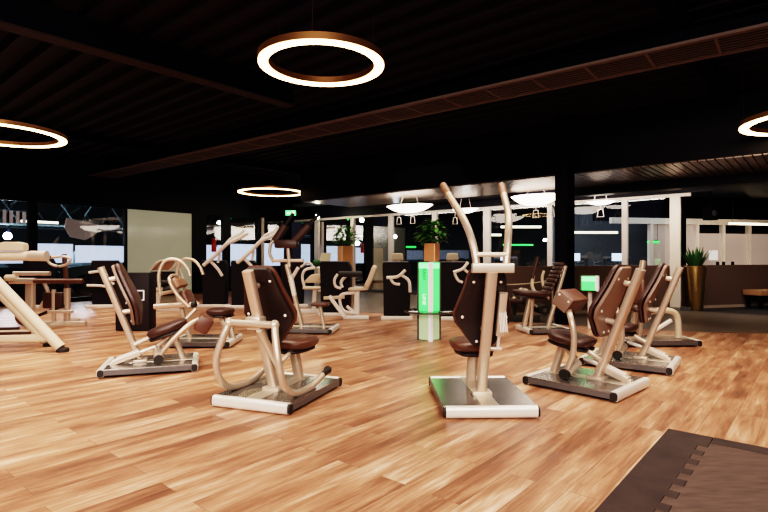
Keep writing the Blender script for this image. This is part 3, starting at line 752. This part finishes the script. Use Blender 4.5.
MB().tube([(-.42, 0, .30), (-.30, 0, .52), (-.36, 0, .72)], .03, smooth=4).build('side_lever', M['silver2'], t)
MB().bar((-.16, -.06, .06), (-.16, -.06, .60), .06, .05).build('inner_post', M['silver2'], t)
MB().bar((-.40, -.06, .18), (.0, -.06, .34), .05, .04).build('footrest', M['grip'], t)
MB().bar((-.24, -.08, .24), (.16, -.08, .24), .05, .05, ref=(0, 0, 1)).build('lower_rail', M['silver2'], t)
mb = MB(); mb.lathe([(.001, -.04), (.14, -.04), (.14, .04), (.001, .04)], (0, 0, 0), 28)
w_ = mb.build('flywheel', M['leather'], t); w_.matrix_local = Matrix.Translation((-.62, -.08, .16)) @ Matrix.Rotation(PI / 2, 4, 'X')

# large beige frame at far left
t = thing('cable_frame', 'large beige tube frame machine cut off by the left picture edge', 'exercise machine', (-4.9, 6.4, 0))
for y, xo in ((-.22, 0), (.18, -.42)):
    MB().tube([(1.02 + xo, y, .05), (-.02 + xo, y, 1.13)], .060, 18).build('leg', M['cream'], t)
    MB().tube([(-1.25, y, .05), (-.30, y, 1.16)], .060, 18).build('leg', M['cream'], t)
    MB().lathe([(.07, 0), (.07, .04), (.05, .05)], (1.045 + xo, y, 0), 18).build('rubber_foot', M['grip'], t)
    MB().lathe([(.07, 0), (.07, .04), (.05, .05)], (-1.275, y, 0), 18).build('rubber_foot', M['grip'], t)
    MB().bar((-.9, y, .13), (.86 + xo, y, .17), .09, .075, ref=(0, 0, 1)).build('base_tube', M['cream'], t)
    MB().bar((-.2 + xo, y, .195), (.66 + xo, y, .215), .06, .02, ref=(0, 0, 1)).build('foot_tread', M['leather2'], t)
MB().tube([(-1.4, .0, 1.14), (.70, .0, 1.15)], .058, 20).build('top_beam', M['cream'], t)
MB().tube([(.50, .0, 1.15), (.71, .0, 1.15)], .064, 20).build('beam_end', M['silver2'], t)
MB().bar((-.9, .02, 1.25), (-.5, .02, 1.25), .04, .04, ref=(0, 0, 1)).build('console_bracket', M['leather2'], t)
MB().prism([(-.02, .0), (.31, .0), (.31, .09), (.22, .115), (.06, .115), (-.02, .09)], .12, (V((.14, .06, 1.21)), V((1, 0, 0)), V((0, 0, 1)), V((0, -1, 0))), bev=.012).build('console', M['cream'], t)

# ------------------------------------------------------------------ green lit pillar with table disc and planter
def lit_pillar(loc, rz, name, label, s, z1, zd, rd, text=True):
    t = thing(name, label, 'light pillar', (*loc, 0), R(rz))
    h = s / 2
    MB().box((0, 0, (zd + z1) / 2), (s - .03, s - .03, z1 - zd - .02)).build('lit_panel', M['greenlit'], t, False)
    MB().box((0, 0, z1 - .05), (s - .027, s - .027, .08)).build('lit_top', M['greentop'], t, False)
    if text: MB().box((0, 0, zd / 2), (s - .03, s - .03, zd - .02)).build('lower_panel', M['greenpale'], t, False)
    else:
        MB().tube([(0, 0, 0), (0, 0, zd)], .035, 14).build('pole', M['white'], t)
        MB().box((h - .012, 0, (zd + z1) / 2), (.012, s - .05, z1 - zd - .03)).build('white_panel', M['paper'], t, False)
    for sx in (-1, 1):
        for sy in (-1, 1):
            front = (sx, sy) == (1, -1)
            MB().box((sx * (h - .012), sy * (h - .012), z1 / 2 if text else (zd + z1) / 2), (.045 if front else .022, .045 if front else .022, z1 if text else z1 - zd)).build('corner_post', M['paper' if front else 'deckside'], t, False)
    MB().box((0, 0, z1 - .005), (s, s, .01)).build('top_plate', M['deckside'], t, False)
    MB().lathe([(.001, -.012), (rd - .01, -.012), (rd, -.004), (rd, .008), (rd - .008, .012), (.001, .012)], (0, 0, zd), 48).build('table_disc', M['tableglass'], t)
    if text:
        for body, zz, m in (('EASY', .90, 'ink'), ('LINE', .56, 'ivory')):
            cu = bpy.data.curves.new('lettering', 'FONT'); cu.body = body; cu.size = .075; cu.align_x = 'CENTER'; cu.align_y = 'CENTER'; cu.extrude = .0008
            ob = bpy.data.objects.new('lettering', cu); COL.objects.link(ob); cu.materials.append(M[m]); ob.parent = t
            ob.location = (-.01, -s / 2 + .008, zz); ob.rotation_euler = (PI / 2, R(90), 0)
            ob.rotation_euler = Matrix(((0, 0, 0), (0, 0, 0), (0, 0, 0))).to_euler() if False else ob.rotation_euler
            ob.matrix_local = Matrix.Translation((-.005, -s / 2 + .010, zz)) @ Matrix.Rotation(PI / 2, 4, 'X') @ Matrix.Rotation(-PI / 2, 4, 'Z')
    return t
lit_pillar((.62, 7.08), -42, 'light_pillar', 'square green glowing pillar with round dark glass shelf, centre back', .235, 1.07, .39, .34)
lit_pillar((3.28, 8.2), -30, 'light_pillar', 'small green and white light box on a pole with dark disc, behind the crunch machine', .26, .84, .60, .18, False)

def leaf_blade(mb, base, d, ln, w, bend, n=6):
    d = V(d).normalized(); side = d.cross(V((0, 0, 1)))
    if side.length < .05: side = V((random.uniform(-1, 1), random.uniform(-1, 1), 0))
    side.normalize(); side = (side + V((random.uniform(-.4, .4), random.uniform(-.4, .4), random.uniform(-.2, .2)))).normalized()
    prev = None; p = V(base)
    for i in range(n + 1):
        f = i / n
        ww = w * math.sin(PI * (.12 + .88 * f) ** .8) * .5 + (.002 if f < 1 else 0)
        a, b = mb.bm.verts.new(p - side * ww), mb.bm.verts.new(p + side * ww)
        if prev: mb.bm.faces.new((prev[0], prev[1], b, a))
        prev = (a, b)
        d = (d + V((0, 0, -bend / n))).normalized(); p = p + d * (ln / n)
def planter(loc, name, label, prof, m, leaf, kind, hh, spread, nl, square=False, rz=0):
    t = thing(name, label, 'planter', loc, rz)
    if square:
        a, z1 = prof
        MB().box((0, 0, z1 / 2), (a, a, z1), bev=.008).build('pot', M[m], t, False)
        r, top = a / 2, z1
    else:
        MB().lathe(prof, (0, 0, 0), 28).build('pot', M[m], t)
        r, top = prof[-1][0], prof[-1][1]
    MB().lathe([(r * .9, -.01), (r * .9, .006)], (0, 0, top), 20).build('soil', M['soil'], t)
    mb = MB(); mb2 = MB()
    for k in range(nl):
        a = random.uniform(0, 2 * PI); q = random.uniform(0, 1) ** .5
        if kind == 'blade':
            leaf_blade(mb, (math.cos(a) * r * .6 * q, math.sin(a) * r * .6 * q, top), (math.cos(a) * .5 * q, math.sin(a) * .5 * q, 1), hh * random.uniform(.6, 1.05), .055, .25)
        else:
            # bushy: stems with oval leaves
            zz = top + hh * random.uniform(.05, .95); rad = spread * math.sin(PI * min(.98, .18 + .75 * (zz - top) / hh)) * random.uniform(.3, 1)
            leaf_blade(mb if k % 3 else mb2, (math.cos(a) * rad, math.sin(a) * rad, zz), (math.cos(a + random.uniform(-1, 1)), math.sin(a + random.uniform(-1, 1)), random.uniform(-.1, .8)), random.uniform(.07, .13), random.uniform(.045, .065), .9, 4)
    mb.build('foliage', M[leaf], t)
    if kind == 'bush':
        mb2.build('foliage', M['leaf2'], t)
        for k in range(7):
            a = k * .9; MB().tube([(math.cos(a) * .03, math.sin(a) * .03, top), (math.cos(a) * spread * .35, math.sin(a) * spread * .35, top + hh * .5), (math.cos(a) * spread * .6, math.sin(a) * spread * .6, top + hh * .85)], .006, 6, smooth=3).build('stem', M['leaf'], t)
    else: mb2.bm.free()
    return t
planter((.655, 7.05, 1.075), 'potted_plant', 'leafy green plant in square copper pot on the green pillar', (.165, .25), 'copper', 'leaf', 'bush', .32, .19, 300, True, R(-30))
planter((-.86, 11.4, .004), 'tall_planter', 'tall copper planter with dark leafy plant behind the gym ball cabinet', (.26, 1.37), 'copper', 'leaf', 'bush', .46, .30, 260, True, R(30))
planter((-.30, 18.2, .004), 'tall_planter', 'copper planter behind the glass, standing in for the reflection of the bright copper one', (.40, 1.42), 'copper', 'leaf', 'bush', .8, .55, 200, True, R(30))  # solid object built in place of a reflection in the glass
planter((6.56, 10.86, .004), 'tall_planter', 'tall tapered gold planter with upright blade leaves at the parapet end', [(.13, 0), (.145, .02), (.215, .93), (.205, .94)], 'goldsilver', 'leaf', 'blade', .42, .2, 46)

# gym ball, board, bench, rope, extinguisher, exit sign
t = tag(MB().ball((0, 0, .0), .085).build('exercise_ball', M['ball'], loc=(-1.26, 10.40, .99)), 'small dark green exercise ball in front of the pale cream board', 'ball')
t.location = (-1.47, 11.2, 1.0)
t = thing('leaning_board', 'pale cream board on a stand behind the green ball', 'board', (-1.36, 11.6, 0))
MB().prism([(-.16, .55), (.10, .55), (.16, 1.22), (-.06, 1.22)], .03, (V((0, 0, 0)), V((1, 0, 0)), V((0, 0, 1)), V((0, 1, 0)))).build('board', M['board'], t, False)
MB().tube([(0, .05, 0), (.02, .04, 1.1)], .025).build('stand', M['black'], t)
MB().lathe([(.2, 0), (.2, .02), (.03, .04)], (0, .05, 0), 20).build('stand_base', M['black'], t)
MB().tube([(-.02, -.10, .86), (.0, .0, .86)], .02).build('ball_peg', M['black'], t)
MB().tube([(-.10, -.295, .985), (.0, .04, .86)], .018).build('ball_holder', M['black'], t)

t = thing('bench', 'low bench with wooden top against the brown parapet', 'bench', (8.65, 11.55, 0), PY)
MB().box((0, 0, .34), (1.1, .42, .12), bev=.012).build('bench_top', M['wood'], t)
MB().box((0, 0, .24), (1.04, .36, .08)).build('apron', M['black'], t, False)
for sx in (-.46, .46):
    for sy in (-.14, .14): MB().box((sx, sy, .10), (.06, .06, .20)).build('leg', M['black'], t, False)

t = thing('leg_bench', 'low bench with two black rollers in front of the brown parapet', 'exercise machine', (2.36, 9.05, 0))
MB().bar((-.25, 0, .05), (.35, -.1, .05), .14, .08, ref=(0, 0, 1)).build('base', M['grip'], t)
MB().bar((-.1, 0, .05), (-.08, 0, .34), .1, .08).build('post', M['grip'], t)
MB().bar((-.34, 0, .38), (.18, 0, .34), .22, .09, ref=(0, 1, 0)).build('bench_pad', M['leather2'], t)
MB().tube([(-.08, 0, .40), (.04, 0, .56), (.16, 0, .54)], .03, smooth=4).build('lever', M['cream'], t)
for x, z, r in ((.12, .36, .08), (.40, .22, .085)):
    a = MB().tube([(x, -.22, z), (x, .16, z)], r, 18).build('roller', M['grip'], t)
    MB().tube([(x, -.235, z), (x, -.21, z)], .035, 12).build('roller_cap', M['deckside'], a)
MB().bar((.04, 0, .40), (.42, 0, .22), .05, .05).build('roller_link', M['silver2'], t)

t = thing('barrier_rope', 'thin pale rope sagging along the brown parapet', 'rope', (0, 0, 0))
MB().tube([(1.95, 9.2, .66), (2.2, 9.2, .64), (2.5, 9.2, .65), (2.8, 9.18, .69), (3.0, 9.16, .74)], .012, 6, smooth=6).build('cord', M['rope'], t)
MB().tube([(1.95, 9.2, 0), (1.95, 9.2, .70)], .02, 10).build('post', M['silver2'], t)
MB().tube([(3.0, 9.16, 0), (3.0, 9.16, .78)], .02, 10).build('post', M['silver2'], t)

t = thing('fire_extinguisher', 'red fire extinguisher hanging on the dark post at the back left', 'fire extinguisher', (*(L0 + LD * 5.62 + V((LD.y, -LD.x, 0)) * .14).xy, 1.28))
MB().lathe([(.001, 0), (.07, 0), (.075, .02), (.075, .36), (.05, .42), (.025, .44)], n=18).build('tank', M['red'], t)
MB().box((0, -.02, .47), (.05, .12, .05), bev=.01).build('valve', M['black'], t)
MB().tube([(.03, 0, .46), (.1, 0, .40), (.095, 0, .15)], .012, smooth=4).build('hose', M['black'], t)

t = thing('exit_sign', 'small green glowing exit sign under the ceiling at the back', 'sign', (-3.08, 17.0, 2.57))
MB().box((0, 0, 0), (.34, .05, .17), bev=.008).build('case', M['exit'], t, False)
MB().prism([(-.13, 0), (-.07, .05), (-.07, .02), (.0, .02), (.0, -.02), (-.07, -.02), (-.07, -.05)], .004, (V((0, -.026, 0)), V((1, 0, 0)), V((0, 0, 1)), V((0, -1, 0)))).build('arrow', M['exitw'], t, False)
MB().box((.09, -.028, 0), (.07, .004, .11)).build('door_symbol', M['exitw'], t, False)
for sx in (-.12, .12): MB().tube([(sx, 0, .08), (sx, 0, CZ - 2.60)], .006, 6).build('rod', M['black'], t)

# bowl pendant lamps under the glass-front ceiling
def bowl(loc, r, h, label, drops):
    t = thing('bowl_lamp', label, 'lamp', loc, YAW_A, 'shallow white bowl lamps')
    prof = [(.001, -h), (r * .35, -h * .93), (r * .62, -h * .70), (r * .82, -h * .38), (r, 0), (r * .97, .006), (r * .8, -h * .30), (.001, -h * .8)]
    MB().lathe(prof, (0, 0, 0), 40, 1, .6).build('bowl', M['bowl'], t)
    for sx in (-.5, .5): MB().tube([(sx * r, 0, -h * .5), (sx * r * .6, 0, 2.60 - loc[2])], .006, 6).build('wire', M['mull'], t)
    for dx in drops:
        mb = MB()
        mb.tube([(dx, 0, -h * .55), (dx, 0, -h - .10)], .006, 6)
        q = [(dx - .05, 0, -h - .10), (dx + .05, 0, -h - .10), (dx + .07, 0, -h - .26), (dx - .07, 0, -h - .26)]
        mb.tube(q, .010, 6, closed=True, ref=(0, 1, 0)).build('drop_frame', M['white'], t)
bowl((.61, 12.4, 2.36), .64, .17, 'shallow white bowl lamp above the back left of the green pillar', (-.1, .32))
bowl((3.33, 11.3, 2.47), .57, .22, 'largest white bowl lamp, left of the black steel pillar', (.0, -.35))
bowl((2.05, 13.0, 2.33), .36, .10, 'small white bowl lamp behind the raised left handle', (.3,))
bowl((4.75, 11.3, 2.34), .30, .07, 'small white bowl lamp right of the black steel pillar', (.0,))

# ------------------------------------------------------------------ beyond the glass front (dark hall with lamps and cardio machines)
struct(MB().box((7, 21, 1.6), (16, .2, 3.4), YAW_A + .15).build('wall_hall_back', M['outdark'], smooth=False))
struct(MB().box((6.5, 16, 2.95), (18, 9, .1), YAW_A).build('ceiling_hall', M['outdark'], smooth=False))
def strip(loc, ln, label, m='tube', th=.07, rz=0., group='tube lamps beyond the glass front'):
    t = thing('tube_lamp', label, 'lamp', loc, rz, group)
    MB().bar((-ln / 2, 0, 0), (ln / 2, 0, 0), th, th, ref=(0, 0, 1), e=2).build('tube', M[m], t)
    MB().box((0, .03, th * .7), (ln * 1.02, .04, .03)).build('housing', M['black'], t, False)
    for sx in (-.4, .4): MB().tube([(sx * ln, 0, th), (sx * ln, 0, 2.9 - loc[2])], .005, 5).build('wire', M['black'], t)
def at(px, py, Y): return ((px - 384) / 515 * Y, Y, EYE - (py - 256) / 515 * Y)
strip(at(596, 232.5, 15), 1.25, 'long warm tube lamp beyond the glass, upper of the pair right of the black pillar')
strip(at(585, 240.5, 16), .9, 'short warm tube lamp beyond the glass, lower of the pair right of the black pillar')
strip(at(521, 227, 16), 1.25, 'warm tube lamp seen between the raised handles')
strip(at(496, 235, 16.9), .35, 'short warm tube lamp beside the left raised handle')
strip(at(575, 245, 16.8), .5, 'green light strip beyond the glass right of the black pillar', 'greenstrip', .06)
strip(at(653, 242, 14), .30, 'green light strip beyond the glass beside the white door post', 'greenstrip', .06)
strip(at(656, 235, 14.6), .14, 'small yellow lamp beyond the glass beside the white door post', 'tube', .06)
strip(at(411, 247, 18), .35, 'green light strip beyond the glass left of the green pillar', 'greenstrip', .06)
strip(at(518, 245, 17.2), 1.0, 'green light strip seen between the raised handles', 'greenstrip', .05)
def spot(loc, label, m='lamp', r=.06, zt=2.9):
    t = thing('spot_lamp', label, 'lamp', loc)
    MB().ball((0, 0, 0), r).build('bulb', M[m], t)
    MB().tube([(0, 0, r), (0, 0, max(.2, zt - loc[2]))], .012, 6).build('stem', M['black'], t)
spot(at(395, 236.5, 18.5), 'white spot lamp seen through the glass left of the green pillar')
spot(at(466, 225, 17), 'white spot lamp seen through the glass beside the left raised handle')
spot(at(545, 240, 17), 'yellowish spot lamp seen through the glass left of the black pillar', 'lampw', .05)
def treadmill(loc, label, rz=0.):
    t = thing('treadmill', label, 'treadmill', (loc[0], loc[1], 0), rz, 'treadmills beyond the glass front')
    MB().box((0, .5, .10), (.75, 1.6, .14), bev=.02).build('running_deck', M['black'], t)
    for sx in (-.34, .34): MB().bar((sx, -.15, .12), (sx, -.28, 1.10), .07, .06).build('upright', M['deckside'], t)
    MB().box((0, -.28, 1.08), (.72, .10, .10), bev=.02).build('console', M['deckside'], t)
    MB().box((0, -.33, 1.12), (.30, .02, .20), bev=.005).build('screen', M['screen'], t)
    MB().tube([(-.34, -.2, 1.0), (-.34, .3, .95)], .025).build('handrail', M['deckside'], t)
    MB().tube([(.34, -.2, 1.0), (.34, .3, .95)], .025).build('handrail', M['deckside'], t)
treadmill((5.05, 14.0), 'treadmill with lit screen beyond the glass, right next to the black pillar')
treadmill((6.20, 14.0), 'treadmill with lit screen beyond the glass, nearer the white door post')
treadmill((3.6, 15.6), 'treadmill with lit screen beyond the glass behind the pulldown handles')

# ------------------------------------------------------------------ beyond the left windows
def lo(s, off, z): q = L0 + LD * s + V((-LD.y, LD.x, 0)) * off; return V((q.x, q.y, z))
struct(MB().box((*lo(4, 9, 0).xy, 2.5), (26, .2, 5), LY).build('wall_outside', M['outdark'], smooth=False))
t = thing('roof_truss', 'grey steel lattice roof truss outside the left windows', 'truss', lo(0, 0, 0), LY)
def tb(a, b, r=.03): MB().tube([a, b], r, 6).build('truss_bar', M['truss'], t)
for off in (4.0, 6.0):
    tb((-3, off, 2.1), (9, off, 2.1), .04); tb((-3, off, 3.3), (9, off, 3.3), .04)
    k = -3.
    while k < 9:
        tb((k, off, 2.1), (k + .8, off, 3.3), .028); tb((k + .8, off, 3.3), (k + 1.6, off, 2.1), .028); k += 1.6
for k in range(6): tb((-2 + k * 2, 3, 3.3), (-2 + k * 2, 7.5, 2.3), .03)
def outlamp(px, py, Y, label):
    t = thing('flood_lamp', label, 'lamp', at(px, py, Y))
    MB().ball((0, 0, 0), .105).build('bulb', M['lamp'], t)
    MB().tube([(0, .06, .02), (0, .06, 3.3 - at(px, py, Y)[2])], .03).build('pole', M['black'], t)
outlamp(7.5, 236, 15.2, 'bright white flood lamp outside, behind the left edge frame machine')
outlamp(82, 236, 16.0, 'bright white flood lamp outside, beneath the tilted panel')
t = thing('tilted_panel', 'pale pinkish tilted panel hanging outside the left window', 'panel', at(82, 226, 15.4), LY)
MB().prism([(-.42, .22), (.50, .06), (.42, -.22), (.10, -.42), (-.32, -.34), (-.48, -.05)], .04, (V((0, 0, 0)), V((1, 0, 0)), V((0, 0, 1)), V((0, 1, 0)))).build('board', M['pinkpanel'], t, False)
MB().tube([(0, .04, .1), (0, .04, 1.6)], .02).build('hanger', M['black'], t)
strip(at(40, 222, 15.6), 1.0, 'long warm tube lamp outside the left windows', 'tube', .07, LY, 'tube lamps outside')
t = thing('rib_radiator', 'row of pale vertical fins outside the leftmost window', 'fins', at(12, 217, 14.6), LY)
for k in range(7): MB().box((-.5 + k * .16, 0, 0), (.07, .06, .42 - .02 * k)).build('fin', M['pinkpanel'], t, False)
MB().box((0, .05, .18), (1.3, .04, .05)).build('rail', M['truss'], t, False)
def car(loc, label, rz):
    t = thing('car', label, 'car', (loc[0], loc[1], 0), rz, 'dark cars parked outside')
    body = [(-2.0, .25), (2.0, .25), (2.05, .55), (1.9, .72), (1.0, .85), (-1.2, .88), (-2.0, .78), (-2.05, .5)]
    MB().prism(body, 1.7, (V((0, .85, 0)), V((1, 0, 0)), V((0, 0, 1)), V((0, -1, 0))), bev=.06).build('body', M['car'], t)
    roof = [(-1.3, .86), (1.0, .84), (.35, 1.36), (-.8, 1.40)]
    MB().prism(roof, 1.4, (V((0, .70, 0)), V((1, 0, 0)), V((0, 0, 1)), V((0, -1, 0))), bev=.05).build('cabin', M['carglass'], t)
    for x in (-1.25, 1.25):
        for y in (-.78, .78):
            w = MB().lathe([(.001, -.1), (.30, -.1), (.32, -.06), (.32, .06), (.30, .1), (.001, .1)], n=20).build('wheel', M['grip'], t)
            w.matrix_local = Matrix.Translation((x, y, .32)) @ Matrix.Rotation(PI / 2, 4, 'X')
c = lo(-.2, 2.4, 0); car(c, 'dark car outside the leftmost window pane', LY)
c = lo(3.9, 2.6, 0); car(c, 'dark car outside the second window, behind the beige rowing frame', LY)

# ------------------------------------------------------------------ puzzle rubber mat, lower right
t = thing('rubber_mat', 'dark brown rubber puzzle mat in the lower right corner', 'mat', (1.87, 3.385, 0), YAW_B)
# local x along planks (towards the far corner negative), local y to the left; the corner is the origin
def teeth(x0, x1, y, d, n):
    pts = []; st = (x1 - x0) / (2 * n)
    for k in range(n):
        a = x0 + st * 2 * k
        pts += [(a, y), (a + st, y), (a + st, y + d), (a + 2 * st, y + d)]
    return pts
LM, WM, BW = 3.2, 2.6, .20
edge = teeth(-LM, -.14, -BW, -.05, 18)                       # along x from the far left end to near the corner
side = [(-LM, 0), (0, 0), (0, -BW - .05), (-.14, -BW - .05)] + edge[::-1]
MB().prism(side, .016).build('border_strip', M['mat'], t, False)
top = [(0, -BW - .054), (0, -WM), (-.125, -WM), (-.125, -BW - .054)]
MB().prism([(x, y) for x, y in top], .016).build('border_strip', M['mat'], t, False)
inner = [(x, y - .003) for x, y in edge] + [(-.13, -BW - .054), (-.13, -WM), (-LM, -WM)]
MB().prism(inner, .0155).build('center_tile', M['mat2'], t, False)

# ------------------------------------------------------------------ light
def area(loc, rot, sx, sy, power, col, spread=180):
    l = bpy.data.lights.new('area_light', 'AREA'); l.shape = 'RECTANGLE'; l.size = sx; l.size_y = sy
    l.energy = power; l.color = col; l.spread = R(spread)
    o = bpy.data.objects.new('area_light', l); COL.objects.link(o); o.location = loc; o.rotation_euler = rot
    return o
WARM = (1, .83, .69)
area((-.8, -1.6, 3.2), (R(54), 0, 0), 6, 2, 370, (1, .87, .77))  # added fill light above and behind the camera
area((-3.2, 5.5, 3.15), (0, 0, 0), 4, 3, 78, WARM, 105)  # added overhead lights, spread narrowed so the emitters stay invisible
area((2.4, 5.2, 3.15), (0, 0, 0), 4, 3, 68, WARM, 105)
area((-2.0, 10.2, 3.1), (0, 0, 0), 7, 3, 62, WARM, 105)
area((2.0, 8.2, 2.9), (0, 0, R(-40)), 4, 1.5, 18, WARM, 105)
area((-6.5, 9.0, 3.1), (0, 0, 0), 3, 4, 75, (1, .88, .78), 105)
area((8.8, 9.0, 3.1), (0, 0, 0), 3, 2, 35, (1, .84, .7), 105)
area((8.8, 9.5, 2.1), (PI, 0, PY), 3, .2, 5, (1, .85, .7), 160)  # added up-light for the far slats, no fixture there
area((-2.8, 1.3, 2.9), (R(20), 0, R(15)), 2, 1, 75, (1, .88, .8), 140)  # added fill to lift the foreground floor
area((1.6, 1.0, 2.9), (R(20), 0, R(-10)), 2, 1, 35, (1, .88, .8), 140)  # second added fill for the foreground floor
# added lights without fixtures, brightening the door post and mullions
q = sp(-1.5, 2.25, 2.5); area(q, (R(40), 0, YAW_B - PI / 2), 9, .12, 45, (1, .88, .76), 140)
q = sp(4.5, 2.25, 2.5); area(q, (R(40), 0, YAW_B - PI / 2), 5, .12, 18, (1, .9, .8), 140)
area((9.6, 12.6, 2.5), (R(20), 0, 0), 3, .5, 25, (1, .85, .7), 150)
area((5.2, 15.0, 2.8), (0, 0, 0), 6, 4, 130, (.8, .88, 1), 140)  # added cool fill to lighten the hall behind the glass
q = lo(3, 3.5, 2.9)
area(q, (0, 0, LY), 9, 2, 60, (.75, .86, 1), 120)  # added bluish fill beyond the left windows

w = bpy.data.worlds.new('World'); SC.world = w; w.use_nodes = True
w.node_tree.nodes['Background'].inputs[0].default_value = (.03, .028, .04, 1)
w.node_tree.nodes['Background'].inputs[1].default_value = .5

# ------------------------------------------------------------------ camera
cd = bpy.data.cameras.new('Camera'); cam = bpy.data.objects.new('Camera', cd); COL.objects.link(cam)
cam.location = (0, 0, EYE); cam.rotation_euler = (PI / 2, 0, 0)
cd.sensor_width = 36; cd.lens = 515 / 768 * 36; cd.clip_start = .05; cd.clip_end = 200
SC.camera = cam
SC.view_settings.view_transform = 'Filmic'
SC.view_settings.look = 'Very High Contrast'
SC.view_settings.exposure = 0.56
